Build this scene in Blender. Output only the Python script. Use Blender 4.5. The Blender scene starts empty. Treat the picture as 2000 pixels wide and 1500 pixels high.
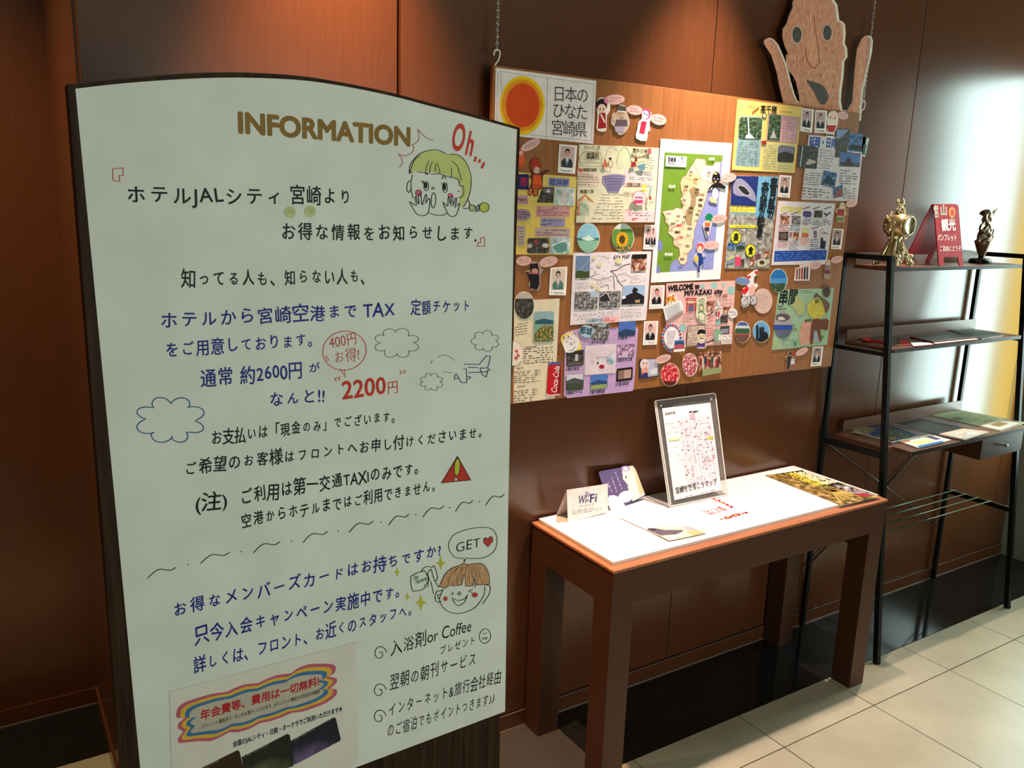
import bpy, bmesh, math, random
import numpy as np
from mathutils import Vector, Matrix

# ------------------------------------------------------------------ camera, world, lights
SC = bpy.context.scene
COL = SC.collection
S = 1.64                                   # camera height in metres; the room was measured in these units
F0, YAW, PIT, ROL = 1640.33, 0.5698969, -0.2147630, 0.0325956
_f = np.array([math.sin(YAW)*math.cos(PIT), math.cos(YAW)*math.cos(PIT), math.sin(PIT)])
_r = np.cross(_f, [0, 0, 1]); _r /= np.linalg.norm(_r); _u = np.cross(_r, _f)
_c, _s = math.cos(ROL), math.sin(ROL)
CR, CU = _c*_r+_s*_u, -_s*_r+_c*_u
CF = _f
CAM = np.array([0., 0., S])

cd = bpy.data.cameras.new('camera'); cam = bpy.data.objects.new('camera', cd); COL.objects.link(cam)
cd.sensor_width = 36; cd.lens = F0/2000*36; cd.clip_start = .02
cam.matrix_world = Matrix(((CR[0], CU[0], -CF[0], 0), (CR[1], CU[1], -CF[1], 0), (CR[2], CU[2], -CF[2], S), (0, 0, 0, 1)))
SC.camera = cam
SC.view_settings.view_transform = 'Standard'; SC.view_settings.look = 'None'
SC.view_settings.exposure = 0; SC.view_settings.gamma = 1; SC.view_settings.use_curve_mapping = False
W = bpy.data.worlds.new('world'); SC.world = W; W.use_nodes = True
W.node_tree.nodes['Background'].inputs[0].default_value = (.75, .85, .8, 1)
W.node_tree.nodes['Background'].inputs[1].default_value = .055


def light(name, kind, loc, power, color, target=None, **kw):
    l = bpy.data.lights.new(name, kind); l.energy = power; l.color = color
    for k, v in kw.items(): setattr(l, k, v)
    o = bpy.data.objects.new(name, l); COL.objects.link(o); o.location = [c*S for c in loc]
    if target is not None:
        d = Vector(target)*S-o.location
        o.rotation_euler = d.to_track_quat('-Z', 'Y').to_euler()
    return o


R = math.radians
# positions in units of S, z from the floor: the row of ceiling downlights along the wall
LAMPS = [(.456, 1.07), (1.13, 1.07), (1.80, 1.09), (2.34, 1.12)]
light('downlight_spot', 'SPOT', (.456, 1.085, 1.69), 480, (1, .60, .34), (.456, 1.16, 0), spot_size=R(56), spot_blend=1, shadow_soft_size=.03)
light('downlight_spot', 'SPOT', (1.18, 1.04, 1.69), 400, (1, .79, .68), (1.11, 1.17, 0), spot_size=R(56), spot_blend=1, shadow_soft_size=.03)
light('downlight_spot', 'SPOT', (1.80, 1.08, 1.69), 210, (1, .84, .68), (1.80, .97, 0), spot_size=R(46), spot_blend=1, shadow_soft_size=.02)
light('room_spot', 'SPOT', (1.5, .15, 1.69), 15, (1, .84, .62), (1.6, .55, 0), spot_size=R(95), spot_blend=.6, shadow_soft_size=.05)  # added lamp out of view that lights the open floor
light('room_spot', 'SPOT', (-.25, 1.30, 1.69), 150, (1, .72, .40), (-.22, 1.52, 0), spot_size=R(105), spot_blend=.8, shadow_soft_size=.05)  # added lamp that brightens the recess wall and floor
light('lobby_fill_light', 'AREA', (.95, -1.15, .84), 57, (.90, 1, .86), (.60, .8, 1.0), shape='RECTANGLE', size=1.0*S, size_y=.50*S)  # added fill behind the camera, placed so its reflection stays hidden
light('assumed_cold_side_light', 'AREA', (2.550, .985, .86), 25, (.74, 1, .95), (1.5, .985, .86), shape='RECTANGLE', size=.22*S, size_y=1.05*S)  # assumed source out of view, read off the wall's pale reflection; no window built
light('assumed_yellow_side_light', 'AREA', (2.550, 1.145, .80), 2.7, (1, .80, .16), (1.5, 1.145, .80), shape='RECTANGLE', size=.07*S, size_y=.95*S)  # assumed unseen source of the yellow band near the corner, no window modelled there

# ------------------------------------------------------------------ materials
MATS = {}


def lin(h):
    c = [int(h[i:i+2], 16)/255 for i in (0, 2, 4)]
    return tuple(x/12.92 if x <= .04045 else ((x+.055)/1.055)**2.4 for x in c)


def _base(name, rough=.6, metal=0, spec=.5):
    m = bpy.data.materials.new(name); m.use_nodes = True
    b = m.node_tree.nodes['Principled BSDF']
    b.inputs['Roughness'].default_value = rough; b.inputs['Metallic'].default_value = metal
    b.inputs['Specular IOR Level'].default_value = spec
    return m, m.node_tree, b


def mottle(nt, b, c1, c2, scale=(1, 1, 1), nscale=8, detail=4, bump=0, lo=.35, hi=.65):
    tc = nt.nodes.new('ShaderNodeTexCoord'); mp = nt.nodes.new('ShaderNodeMapping'); n = nt.nodes.new('ShaderNodeTexNoise')
    cr = nt.nodes.new('ShaderNodeValToRGB')
    nt.links.new(tc.outputs['Object'], mp.inputs[0]); mp.inputs['Scale'].default_value = scale
    nt.links.new(mp.outputs[0], n.inputs['Vector']); n.inputs['Scale'].default_value = nscale; n.inputs['Detail'].default_value = detail
    nt.links.new(n.outputs[0], cr.inputs[0]); e = cr.color_ramp.elements
    e[0].position = lo; e[0].color = (*c1, 1); e[1].position = hi; e[1].color = (*c2, 1)
    nt.links.new(cr.outputs[0], b.inputs['Base Color'])
    if bump:
        bp = nt.nodes.new('ShaderNodeBump'); bp.inputs['Strength'].default_value = bump; bp.inputs['Distance'].default_value = .002
        nt.links.new(n.outputs[0], bp.inputs['Height']); nt.links.new(bp.outputs[0], b.inputs['Normal'])
    return cr


def K(h, rough=.55, metal=0, var=.06, nscale=30):
    """plain coloured surface with a faint mottling, by sRGB hex"""
    key = (h, rough, metal, var, nscale)
    if key not in MATS:
        m, nt, b = _base('surface_'+h, rough, metal, .18)
        c = lin(h); mottle(nt, b, tuple(x*(1-var) for x in c), tuple(min(1, x*(1+var)) for x in c), nscale=nscale)
        MATS[key] = m
    return MATS[key]


def tex(key, *a, rough=.5, metal=0, spec=.5, **kw):
    if key not in MATS:
        m, nt, b = _base(key, rough, metal, spec); mottle(nt, b, *a, **kw); MATS[key] = m
    return MATS[key]


WOODWALL = tex('lacquered_wood_wall', (.072, .0225, .0078), (.112, .036, .0125), rough=.36, spec=.28, scale=(60, 60, 2.2), nscale=5, detail=8, lo=.1, hi=.9)
TABLEWOOD = tex('brown_table_wood', (.056, .0205, .0100), (.070, .026, .0128), rough=.42, spec=.3, scale=(8, 8, 40), nscale=4, detail=6, lo=.2, hi=.8)
EDGEWOOD = tex('table_edge_wood', (.30, .10, .045), (.38, .14, .06), rough=.4, scale=(2, 30, 30), nscale=3, detail=6)
BOARDWOOD = tex('orange_board_wood', (.25, .092, .028), (.31, .118, .037), rough=.45, spec=.25, scale=(16, 16, .9), nscale=5, detail=6)
SHELFWOOD = tex('shelf_wood', (.09, .032, .016), (.14, .052, .025), rough=.4, scale=(1, 14, 14), nscale=6, detail=6)
WOODWALL.node_tree.nodes['Principled BSDF'].inputs['IOR'].default_value = 1.62
WOODWALL.node_tree.nodes['Principled BSDF'].inputs['Specular IOR Level'].default_value = .5
WOODWALL.node_tree.nodes['Principled BSDF'].inputs['Roughness'].default_value = .24
GRANITE = tex('polished_black_granite', (.004, .004, .004), (.016, .016, .015), rough=.06, spec=.5, nscale=240, detail=2)
TILE = tex('cream_floor_tile', (.30, .265, .19), (.36, .32, .235), rough=.38, nscale=5, detail=6, bump=.06)
GROUT = K('3a342a', .8)
MATGREY = tex('grey_mat', (.018, .016, .014), (.05, .045, .04), rough=.9, nscale=420, detail=2, bump=.4)
BLACKMETAL = K('0e0f11', .42)
CHROME = K('c9c9c9', .22, 1)
WHITEPLASTIC = K('e6ddd5', .4)
GOLD = tex('antique_gold', (.40, .29, .13), (.72, .58, .34), rough=.34, metal=1, nscale=60, bump=.3)
BRONZE = tex('dark_bronze', (.13, .085, .05), (.34, .25, .17), rough=.32, metal=1, nscale=40, bump=.2)
PAPER = K('f0ece8', .6, 0, .02)
HANIWA = tex('brown_pencil_shading', (.44, .13, .055), (.74, .36, .23), rough=.75, scale=(34, 34, 7), nscale=7, detail=8, lo=.3, hi=.62)
SCRIBBLEBLACK = tex('black_pencil_shading', (.01, .01, .01), (.12, .10, .08), rough=.7, scale=(40, 40, 9), nscale=9, detail=6)
BROWNHAIR = tex('brown_pencil_hair', (.36, .17, .07), (.60, .34, .18), rough=.7, scale=(60, 60, 10), nscale=7, detail=5)


def photo_mat(key, c1, c2, c3, nscale=110):
    if key not in MATS:
        m, nt, b = _base('photo_'+key, .45, 0, .2); cr = mottle(nt, b, c1, c3, nscale=nscale, detail=6, lo=.34, hi=.66)
        e = cr.color_ramp.elements.new(.5); e.color = (*c2, 1); MATS[key] = m
    return MATS[key]


PH = {'dark': photo_mat('dark', (.004, .004, .004), (.05, .045, .04), (.13, .11, .10)),
      'forest': photo_mat('forest', (.004, .012, .006), (.03, .07, .025), (.16, .20, .14)),
      'food': photo_mat('food', (.02, .006, .004), (.30, .10, .06), (.75, .55, .42), 70),
      'grey': photo_mat('grey', (.02, .02, .025), (.16, .15, .15), (.46, .44, .44), 110),
      'red': photo_mat('red', (.25, .0, .01), (.60, .02, .04), (.9, .45, .4), 110),
      'pinkflower': photo_mat('pinkflower', (.10, .02, .03), (.55, .10, .14), (.95, .75, .75), 120),
      'blue': photo_mat('blue', (.005, .02, .06), (.03, .10, .26), (.18, .30, .48), 90),
      'field': photo_mat('field', (.012, .05, .012), (.10, .16, .03), (.75, .30, .16), 160),
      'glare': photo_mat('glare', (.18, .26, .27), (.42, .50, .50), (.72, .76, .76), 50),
      'rock': photo_mat('rock', (.14, .13, .11), (.30, .29, .26), (.50, .48, .43), 60),
      'blossom': photo_mat('blossom', (.10, .04, .10), (.34, .20, .34), (.72, .55, .70), 90),
      'gold': photo_mat('gold', (.03, .018, .0), (.17, .105, .028), (.42, .29, .11), 40),
      'city': photo_mat('city', (.07, .06, .08), (.42, .37, .40), (.86, .80, .82), 130)}

# ------------------------------------------------------------------ object helpers
tag_n = [0]


def tag(o, label=None, cat=None, group=None, kind=None):
    if label: o['label'] = label
    if cat: o['category'] = cat
    if group: o['group'] = group
    if kind: o['kind'] = kind
    return o


def empty(name, loc, label, cat, group=None):
    o = bpy.data.objects.new(name, None); COL.objects.link(o); o.location = loc; o.empty_display_size = .02
    return tag(o, label, cat, group)


def obj(name, verts, faces, mats, midx=None, parent=None, smooth=False, center=True, bevel=0):
    verts = np.array(verts, float)
    c = (verts.min(0)+verts.max(0))/2 if center else np.zeros(3)
    me = bpy.data.meshes.new(name); me.from_pydata([tuple(v) for v in verts-c], [], faces)
    if not isinstance(mats, (list, tuple)): mats = [mats]
    for m in mats: me.materials.append(m)
    if midx: me.polygons.foreach_set('material_index', midx)
    if smooth: me.polygons.foreach_set('use_smooth', [True]*len(me.polygons))
    me.update()
    o = bpy.data.objects.new(name, me); COL.objects.link(o)
    if parent is not None:
        o.parent = parent; pl = parent_world(parent); o.location = Vector(c)-pl
    else: o.location = c
    if bevel:
        b = o.modifiers.new('bevel', 'BEVEL'); b.width = bevel; b.segments = 2; b.limit_method = 'ANGLE'
    return o


def parent_world(p):
    v = Vector((0, 0, 0))
    while p is not None: v += p.location; p = p.parent
    return v


BOXF = [(0, 3, 2, 1), (4, 5, 6, 7), (0, 1, 5, 4), (1, 2, 6, 5), (2, 3, 7, 6), (3, 0, 4, 7)]


def boxv(x0, x1, y0, y1, z0, z1):
    return [(x0, y0, z0), (x1, y0, z0), (x1, y1, z0), (x0, y1, z0), (x0, y0, z1), (x1, y0, z1), (x1, y1, z1), (x0, y1, z1)]


def box(name, x0, x1, y0, y1, z0, z1, mat, parent=None, bevel=0):
    """box in units of S"""
    v = [(a*S, b*S, c*S) for a, b, c in boxv(x0, x1, y0, y1, z0, z1)]
    return obj(name, v, BOXF, mat, None, parent, bevel=bevel)


def hexa(name, p8, mat, parent=None, bevel=0):
    return obj(name, [tuple(np.array(p)*S) for p in p8], BOXF, mat, None, parent, bevel=bevel)


def bar(name, a, b, w, d, mat, parent=None, bevel=.001):
    """square bar from a to b (units of S), w across x, d across y, in metres"""
    a = np.array(a)*S; b = np.array(b)*S; ax = (b-a)/np.linalg.norm(b-a)
    ref = np.array([1., 0, 0]) if abs(ax[0]) < .8 else np.array([0, 0, 1.])
    p = ref-ax*(ref@ax); p /= np.linalg.norm(p); q = np.cross(ax, p)
    v = []
    for e in (a, b):
        for s, t in ((-1, -1), (1, -1), (1, 1), (-1, 1)): v.append(e+p*s*w/2+q*t*d/2)
    return obj(name, v, [(3, 2, 1, 0), (4, 5, 6, 7), (0, 1, 5, 4), (1, 2, 6, 5), (2, 3, 7, 6), (3, 0, 4, 7)], mat, None, parent, bevel=bevel)


def sweep(pts, rad, n=8, closed=False):
    """tube along points (metres); rad number or list -> verts, faces"""
    P = [np.array(p, float) for p in pts]; m = len(P); V = []; Fc = []
    rads = rad if isinstance(rad, (list, tuple)) else [rad]*m
    prev = None
    for i in range(m):
        t = P[(i+1) % m]-P[i-1] if closed else P[min(i+1, m-1)]-P[max(i-1, 0)]
        t /= np.linalg.norm(t)+1e-12
        if prev is None:
            prev = np.cross(t, [0, 0, 1.]) if abs(t[2]) < .9 else np.cross(t, [1., 0, 0])
        prev = prev-t*(prev@t); prev /= np.linalg.norm(prev); q = np.cross(t, prev)
        for k in range(n):
            a = 2*math.pi*k/n; V.append(P[i]+rads[i]*(math.cos(a)*prev+math.sin(a)*q))
    for i in range(m if closed else m-1):
        j = (i+1) % m
        for k in range(n):
            l = (k+1) % n; Fc.append((i*n+k, i*n+l, j*n+l, j*n+k))
    if not closed: Fc += [tuple(range(n))[::-1], tuple((m-1)*n+k for k in range(n))]
    return V, Fc


def tube(name, pts, rad, mat, parent=None, n=8, closed=False):
    v, f = sweep(pts, rad, n, closed); return obj(name, v, f, mat, None, parent, smooth=True)


def lathe(name, prof, c, mat, parent=None, n=24, sy=1.0, axis='z'):
    V = []; Fc = []
    for r, z in prof:
        for k in range(n):
            a = 2*math.pi*k/n; x, y = r*math.cos(a), r*math.sin(a)*sy
            V.append((c[0]+x, c[1]+y, c[2]+z) if axis == 'z' else (c[0]+x, c[1]-z, c[2]+y))
    for i in range(len(prof)-1):
        for k in range(n):
            l = (k+1) % n; Fc.append((i*n+k, i*n+l, (i+1)*n+l, (i+1)*n+k))
    Fc += [tuple(range(n))[::-1], tuple((len(prof)-1)*n+k for k in range(n))]
    o = obj(name, V, Fc, mat, None, parent, smooth=True)
    return o


def blobs(name, items, mat, parent=None, voxel=None):
    """ellipsoids (cx,cy,cz, rx,ry,rz[, rotation matrix]) in metres as one mesh; fused when voxel is set"""
    V = []; Fc = []
    nu, nv = 12, 8
    for it in items:
        c = np.array(it[:3]); r = np.array(it[3:6]); rot = np.array(it[6]) if len(it) > 6 else np.eye(3); b = len(V)
        V.append(c+rot@np.array([0, 0, r[2]]))
        for i in range(1, nv):
            ph = math.pi*i/nv
            for k in range(nu):
                a = 2*math.pi*k/nu
                V.append(c+rot@(r*np.array([math.sin(ph)*math.cos(a), math.sin(ph)*math.sin(a), math.cos(ph)])))
        V.append(c+rot@np.array([0, 0, -r[2]])); e = len(V)-1
        for k in range(nu): Fc.append((b, b+1+k, b+1+(k+1) % nu))
        for i in range(nv-2):
            for k in range(nu):
                Fc.append((b+1+i*nu+k, b+1+(i+1)*nu+k, b+1+(i+1)*nu+(k+1) % nu, b+1+i*nu+(k+1) % nu))
        for k in range(nu): Fc.append((b+1+(nv-2)*nu+k, e, b+1+(nv-2)*nu+(k+1) % nu))
    o = obj(name, V, Fc, mat, None, parent, smooth=True)
    if voxel:
        m = o.modifiers.new('fuse', 'REMESH'); m.mode = 'VOXEL'; m.voxel_size = voxel; m.use_smooth_shade = True
    return o


# ------------------------------------------------------------------ reading a flat surface's own drawing coordinates
def ray(px, py):
    return (CR*(px-1000)-CU*(py-750)+CF*F0)/F0


def at_y(px, py, Y):
    d = ray(px, py); return CAM+d*((Y*S)/d[1])


def at_z(px, py, z):
    d = ray(px, py); return CAM+d*((z*S-S)/d[2])


_G = {}


def glyph(s, off):
    k = (s, off)
    if k not in _G:
        c = bpy.data.curves.new('g', 'FONT'); c.body = s; c.size = 1; c.resolution_u = 5 if all(ord(q) < 128 for q in s) else 2; c.offset = off
        o = bpy.data.objects.new('g', c); COL.objects.link(o)
        dg = bpy.context.evaluated_depsgraph_get()
        m = bpy.data.meshes.new_from_object(o.evaluated_get(dg))
        v = [(q.co.x, q.co.y) for q in m.vertices]; f = [tuple(p.vertices) for p in m.polygons]
        bpy.data.objects.remove(o); bpy.data.curves.remove(c); bpy.data.meshes.remove(m)
        _G[k] = (v, f)
    return _G[k]


_A = {}


def adv(ch):
    if ch not in _A:
        if ch in ' ': _A[ch] = .35
        elif ch == '\u3000': _A[ch] = 1.
        elif ord(ch) > 0x2E80: _A[ch] = 1.
        else:
            w = lambda t: max(p[0] for p in glyph(t, 0)[0])-min(p[0] for p in glyph(t, 0)[0])
            _A[ch] = w('H'+ch+'H')-w('HH')
    return _A[ch]


class Flat:
    """A flat sheet in the room given by a point and its right and up directions (metres). Shapes are given in the
    photograph's pixels, read onto the sheet's plane; every further shape lies a print's thickness above the last."""

    def __init__(s, O, U, V, start=.0005, step=.00012):
        s.O = np.array(O, float); s.U = np.array(U, float)/np.linalg.norm(U); V = np.array(V, float)
        s.V = V-s.U*(V@s.U); s.V /= np.linalg.norm(s.V); s.N = np.cross(s.U, s.V)
        if s.N @ (CAM-s.O) < 0: s.N = -s.N
        s.off = start; s.step = step; s.reset()

    def reset(s): s.v = []; s.f = []; s.m = []; s.mats = []

    def P(s, px, py, off=None):
        off = s.off if off is None else off
        d = ray(px, py); o = s.O+s.N*off
        return CAM+d*(((o-CAM)@s.N)/(d@s.N))

    def mi(s, mat):
        if isinstance(mat, str): mat = PH[mat] if mat in PH else K(mat)
        if mat not in s.mats: s.mats.append(mat)
        return s.mats.index(mat)

    def up(s): s.off += s.step

    def add(s, pts3, mat):
        b = len(s.v); s.v += list(pts3); idx = list(range(b, b+len(pts3)))
        nrm = sum((np.cross(pts3[i]-pts3[0], pts3[(i+1) % len(pts3)]-pts3[0]) for i in range(1, len(pts3))), np.zeros(3))
        if nrm @ s.N < 0: idx.reverse()
        s.f.append(tuple(idx)); s.m.append(s.mi(mat))

    def poly(s, pts, mat):
        s.up(); s.add([s.P(*p) for p in pts], mat)

    def slab(s, pts, th, mat, edge=None):
        s.up(); lo = [s.P(*p, s.off) for p in pts]; s.off += th; hi = [q+s.N*th for q in lo]
        s.add(hi, mat); b = len(s.v); n = len(pts); s.v += lo+hi; e = s.mi(edge or mat)
        area = sum(np.cross(lo[i]-lo[0], lo[(i+1) % n]-lo[0])@s.N for i in range(1, n))
        for i in range(n):
            j = (i+1) % n; q = (b+i, b+j, b+n+j, b+n+i); s.f.append(q if area > 0 else q[::-1]); s.m.append(e)
        s.f.append(tuple(range(b, b+n))[::-1] if area > 0 else tuple(range(b, b+n))); s.m.append(e)

    def line(s, pts, w, mat, closed=False, smooth=0, same=False):
        if smooth: pts = spline(pts, closed, smooth)
        if not same: s.up()
        n = len(pts); P = [np.array(p, float) for p in pts]; L = []; Rr = []
        for i in range(n):
            a = P[i-1] if (i > 0 or closed) else P[i]; c = P[(i+1) % n] if (i < n-1 or closed) else P[i]
            d1 = P[i]-a; d2 = c-P[i]
            d1 = d1/(np.linalg.norm(d1) or 1); d2 = d2/(np.linalg.norm(d2) or 1)
            t = d1+d2; l = np.linalg.norm(t); t = t/l if l > .2 else d1
            nn = np.array([-t[1], t[0]]); k = w/2/max(.6, l/2 if l > .2 and np.linalg.norm(d1) and np.linalg.norm(d2) else 1)
            L.append(s.P(*(P[i]+nn*k))); Rr.append(s.P(*(P[i]-nn*k)))
        b = len(s.v); s.v += L+Rr; mi = s.mi(mat)
        for i in range(n if closed else n-1):
            j = (i+1) % n; q = (b+i, b+j, b+n+j, b+n+i)
            nr = np.cross(s.v[q[1]]-s.v[q[0]], s.v[q[2]]-s.v[q[0]]); s.f.append(q if nr@s.N > 0 else q[::-1]); s.m.append(mi)

    def ell(s, cx, cy, rx, ry, mat, rot=0, n=20, w=0, th=0, edge=None):
        pts = ellp(cx, cy, rx, ry, rot, n)
        if w: s.line(pts, w, mat, True)
        elif th: s.slab(pts, th, mat, edge)
        else: s.poly(pts, mat)

    def text(s, t, A, B, h, mat, bold=0., jit=0., seed=1, vert=False, xs=None, slant=0.):
        """t written from pixel A to pixel B on the baseline, about h pixels high"""
        s.up(); rng = random.Random(seed*7+len(t)); a = s.P(*A); b = s.P(*B); top = s.P(A[0], A[1]-h)
        X = b-a; L = np.linalg.norm(X); X /= L; Y = np.cross(s.N, X); Hh = np.linalg.norm(top-a)
        cjk = sum(ord(c) > 0x2E80 for c in t) > 0
        em = Hh/(.80 if cjk else .70); tot = sum(adv(c) for c in t)
        k = L/(tot*em); gx = max(.45, min(1.12, k)) if xs is None else xs; x = 0; mi = s.mi(mat)
        for c in t:
            w = adv(c); cx = (x+w/2)*k*em; x += w
            if c in ' \u3000': continue
            gv, gf = glyph(c, min(bold, 0)); ww = w/2; an = rng.uniform(-1, 1)*jit*.09; sc = 1+rng.uniform(-1, .6)*jit*.16; dy = rng.uniform(-1, 1)*jit*.05; sc *= (.86 if jit and 0x3040 <= ord(c) <= 0x30FF else 1)
            ca, sa = math.cos(an), math.sin(an)
            zo = 0
            for (ex, ey) in ([(0, 0)] if bold <= 0 else [(bold*math.cos(t), bold*math.sin(t)) for t in (0, .785, 1.571, 2.356, 3.142, 3.927, 4.712, 5.498)]+[(0, 0)]):
                bi = len(s.v)
                for (p, q) in gv:
                    p2 = (p-ww)*sc; q2 = (q-.38)*sc; p3 = ca*p2-sa*q2+slant*q2+ex; q3 = sa*p2+ca*q2+.38+dy+ey
                    s.v.append(a+X*(cx+p3*em*gx)+Y*(q3*em)+s.N*zo)
                zo += 7e-6
                for f in gf: s.f.append(tuple(bi+i for i in f)); s.m.append(mi)

    def lines(s, quad, n, mat, seed=0, frac=.32, dash=6, skip=.1):
        """n rows of print too small to read"""
        s.up(); rng = random.Random(seed); mi = s.mi(mat)
        for i in range(n):
            t0 = (i+.5-frac/2)/n; t1 = (i+.5+frac/2)/n; x = 0; end = 1 if rng.random() > .25 else rng.uniform(.5, .95)
            while x < end:
                w = rng.uniform(.35, 1.4)/dash; x1 = min(end, x+w)
                if rng.random() > skip:
                    j = rng.uniform(-.12, .12)/n; b = len(s.v)
                    s.v += [s.P(*Q(quad, x, t0+j)), s.P(*Q(quad, x, t1+j)), s.P(*Q(quad, x1, t1+j)), s.P(*Q(quad, x1, t0+j))]
                    f = (b, b+1, b+2, b+3); nr = np.cross(s.v[b+1]-s.v[b], s.v[b+2]-s.v[b]); s.f.append(f if nr@s.N > 0 else f[::-1]); s.m.append(mi)
                x = x1+rng.uniform(.02, .08)

    def make(s, name, parent=None, label=None, cat=None, group=None, kind=None):
        o = obj(name, s.v, s.f, s.mats, s.m, parent); tag(o, label, cat, group, kind); s.reset(); return o


def Q(q, s, t):
    """point in a four-cornered pixel region: s to the right, t down; corners TL TR BR BL"""
    a, b, c, d = q
    return tuple((1-t)*((1-s)*a[i]+s*b[i])+t*((1-s)*d[i]+s*c[i]) for i in (0, 1))


def sub(q, s0, s1, t0, t1): return [Q(q, s0, t0), Q(q, s1, t0), Q(q, s1, t1), Q(q, s0, t1)]


def rq(q, r=.12, r2=None):
    r2 = r2 or r; out = []
    for (cs, ct, a0) in ((r, r2, 180), (1-r, r2, 270), (1-r, 1-r2, 0), (r, 1-r2, 90)):
        for k in range(4):
            a = R(a0+30*k); out.append(Q(q, cs+r*math.cos(a), ct+r2*math.sin(a)))
    return out


def ellp(cx, cy, rx, ry, rot=0, n=20):
    a = R(rot); return [(cx+rx*math.cos(t)*math.cos(a)-ry*math.sin(t)*math.sin(a), cy+rx*math.cos(t)*math.sin(a)+ry*math.sin(t)*math.cos(a)) for t in (2*math.pi*k/n for k in range(n))]


def spline(pts, closed=False, k=4):
    n = len(pts); P = [np.array(p, float) for p in pts]; out = []
    for i in range(n if closed else n-1):
        p0 = P[i-1] if (i > 0 or closed) else P[0]; p1 = P[i]; p2 = P[(i+1) % n]; p3 = P[(i+2) % n] if (i+2 < n or closed) else P[-1]
        for j in range(k):
            t = j/k; out.append(tuple(.5*((2*p1)+(-p0+p2)*t+(2*p0-5*p1+4*p2-p3)*t*t+(-p0+3*p1-3*p2+p3)*t**3)))
    if not closed: out.append(tuple(P[-1]))
    return out


def z_(ox, oy, k, pts): return [(ox+x*k, oy+y*k) for x, y in pts]

# ------------------------------------------------------------------ the setting
WY, RY, CE = 1.211, 1.69, 1.70            # wall, wall of the recess, ceiling (units of S)
wall = box('wall_back', .13, 2.60, WY+.012, WY+.05, 0, CE, K('140806', .7)); tag(wall, kind='structure')
edges = [.13, .558, 1.2005, 1.839, 2.4775, 2.557]
for i in range(5):
    g0 = .0030 if abs(edges[i]-.558) < .01 else .0010
    g1 = .0030 if abs(edges[i+1]-.558) < .01 else .0010
    box('panel', edges[i]+(g0 if i else 0), edges[i+1]-(g1 if i < 4 else 0), WY, WY+.014, .036, CE, WOODWALL, wall, bevel=.0012)
sk = box('baseboard_back', .13, 2.557, WY-.0035, WY+.010, .0022, .0335, WOODWALL, bevel=.001); tag(sk, kind='structure')
box('pale_edge_strip', .13, 2.557, WY-.0040, WY-.0020, .0325, .0345, K('8a7a70', .35, .6), sk)  # pale strip stands for light caught on the baseboard's top edge
box('pale_edge_strip', .13, 2.557, WY-.0048, WY-.0020, 0.0002, .0022, K('b0a8a0', .3, .6), sk)
w2 = box('wall_recess', -1.6, .15, RY, RY+.04, 0, CE, WOODWALL); tag(w2, kind='structure')
w3 = box('wall_return', .13, .17, WY+.05, RY, 0, CE, WOODWALL); tag(w3, kind='structure')
sk2 = box('baseboard_recess', -1.6, .13, RY-.004, RY+.005, .0022, .0335, WOODWALL); tag(sk2, kind='structure')
box('pale_edge_strip', -1.6, .13, RY-.005, RY-.002, 0.0002, .0022, K('b0a8a0', .3, .6), sk2)
sk3 = box('baseboard_return', .126, .135, WY+.05, RY-.004, .0005, .0335, WOODWALL); tag(sk3, kind='structure')
w4 = box('wall_right', 2.557, 2.60, -.6, WY+.05, 0, CE, tex('greenish_side_wall', (.16, .17, .14), (.20, .21, .17), rough=.4, nscale=6)); tag(w4, kind='structure')
box('pale_edge_strip', 2.5555, 2.559, -.6, WY-.005, .0002, .0022, K('b0a8a0', .3, .6), w4)
ce = box('ceiling', -1.6, 2.60, -1.8, RY+.04, CE, CE+.03, K('b8b0a4', .8)); tag(ce, kind='structure')

fl_ = box('floor', -1.6, 2.60, -1.2, RY+.04, -.03, -.0035, GROUT); tag(fl_, kind='structure')
TW = .2755; gp = .0011
seed = random.Random(4)


def tile(x0, x1, y0, y1, mat, g=gp):
    dz = seed.uniform(-.0003, .0000)
    o = box('tile', x0+g, x1-g, y0+g, y1-g, -.0035, dz, mat, fl_)
    return o


rows = [(.903, 1.0195)]+[(.903-TW*(k+1), .903-TW*k) for k in range(5)]
x0 = 1.221-TW*9
for (a, b) in rows:
    k = 0
    while x0+TW*k < 2.55:
        xa = x0+TW*k; xb = min(2.557, xa+TW); tile(xa, xb, a, b, TILE); k += 1
# the recess has cream tiles up to its own black border
for (a, b) in [(1.0195, 1.236), (1.236, 1.512)]:
    for k in range(6):
        xa = .13-TW*(k+1); tile(xa, xa+TW, a, b, TILE)
GW = .5205
for k in range(-2, 4):
    xa = .9915+GW*k; xb = min(xa+GW, 2.557); xa = max(xa, .131)
    if xb > xa: tile(xa, xb, 1.0195, WY, GRANITE, .0006)
for k in range(4):
    xa = .13-GW*(k+1); tile(xa, xa+GW, 1.512, RY, GRANITE, .0006)
mt = box('floor_mat', .16, .8775, .62, WY-.006, .0001, .0022, MATGREY)
tag(mt, 'dark grey floor mat under the information sign beside the brown table', 'mat')

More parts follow.
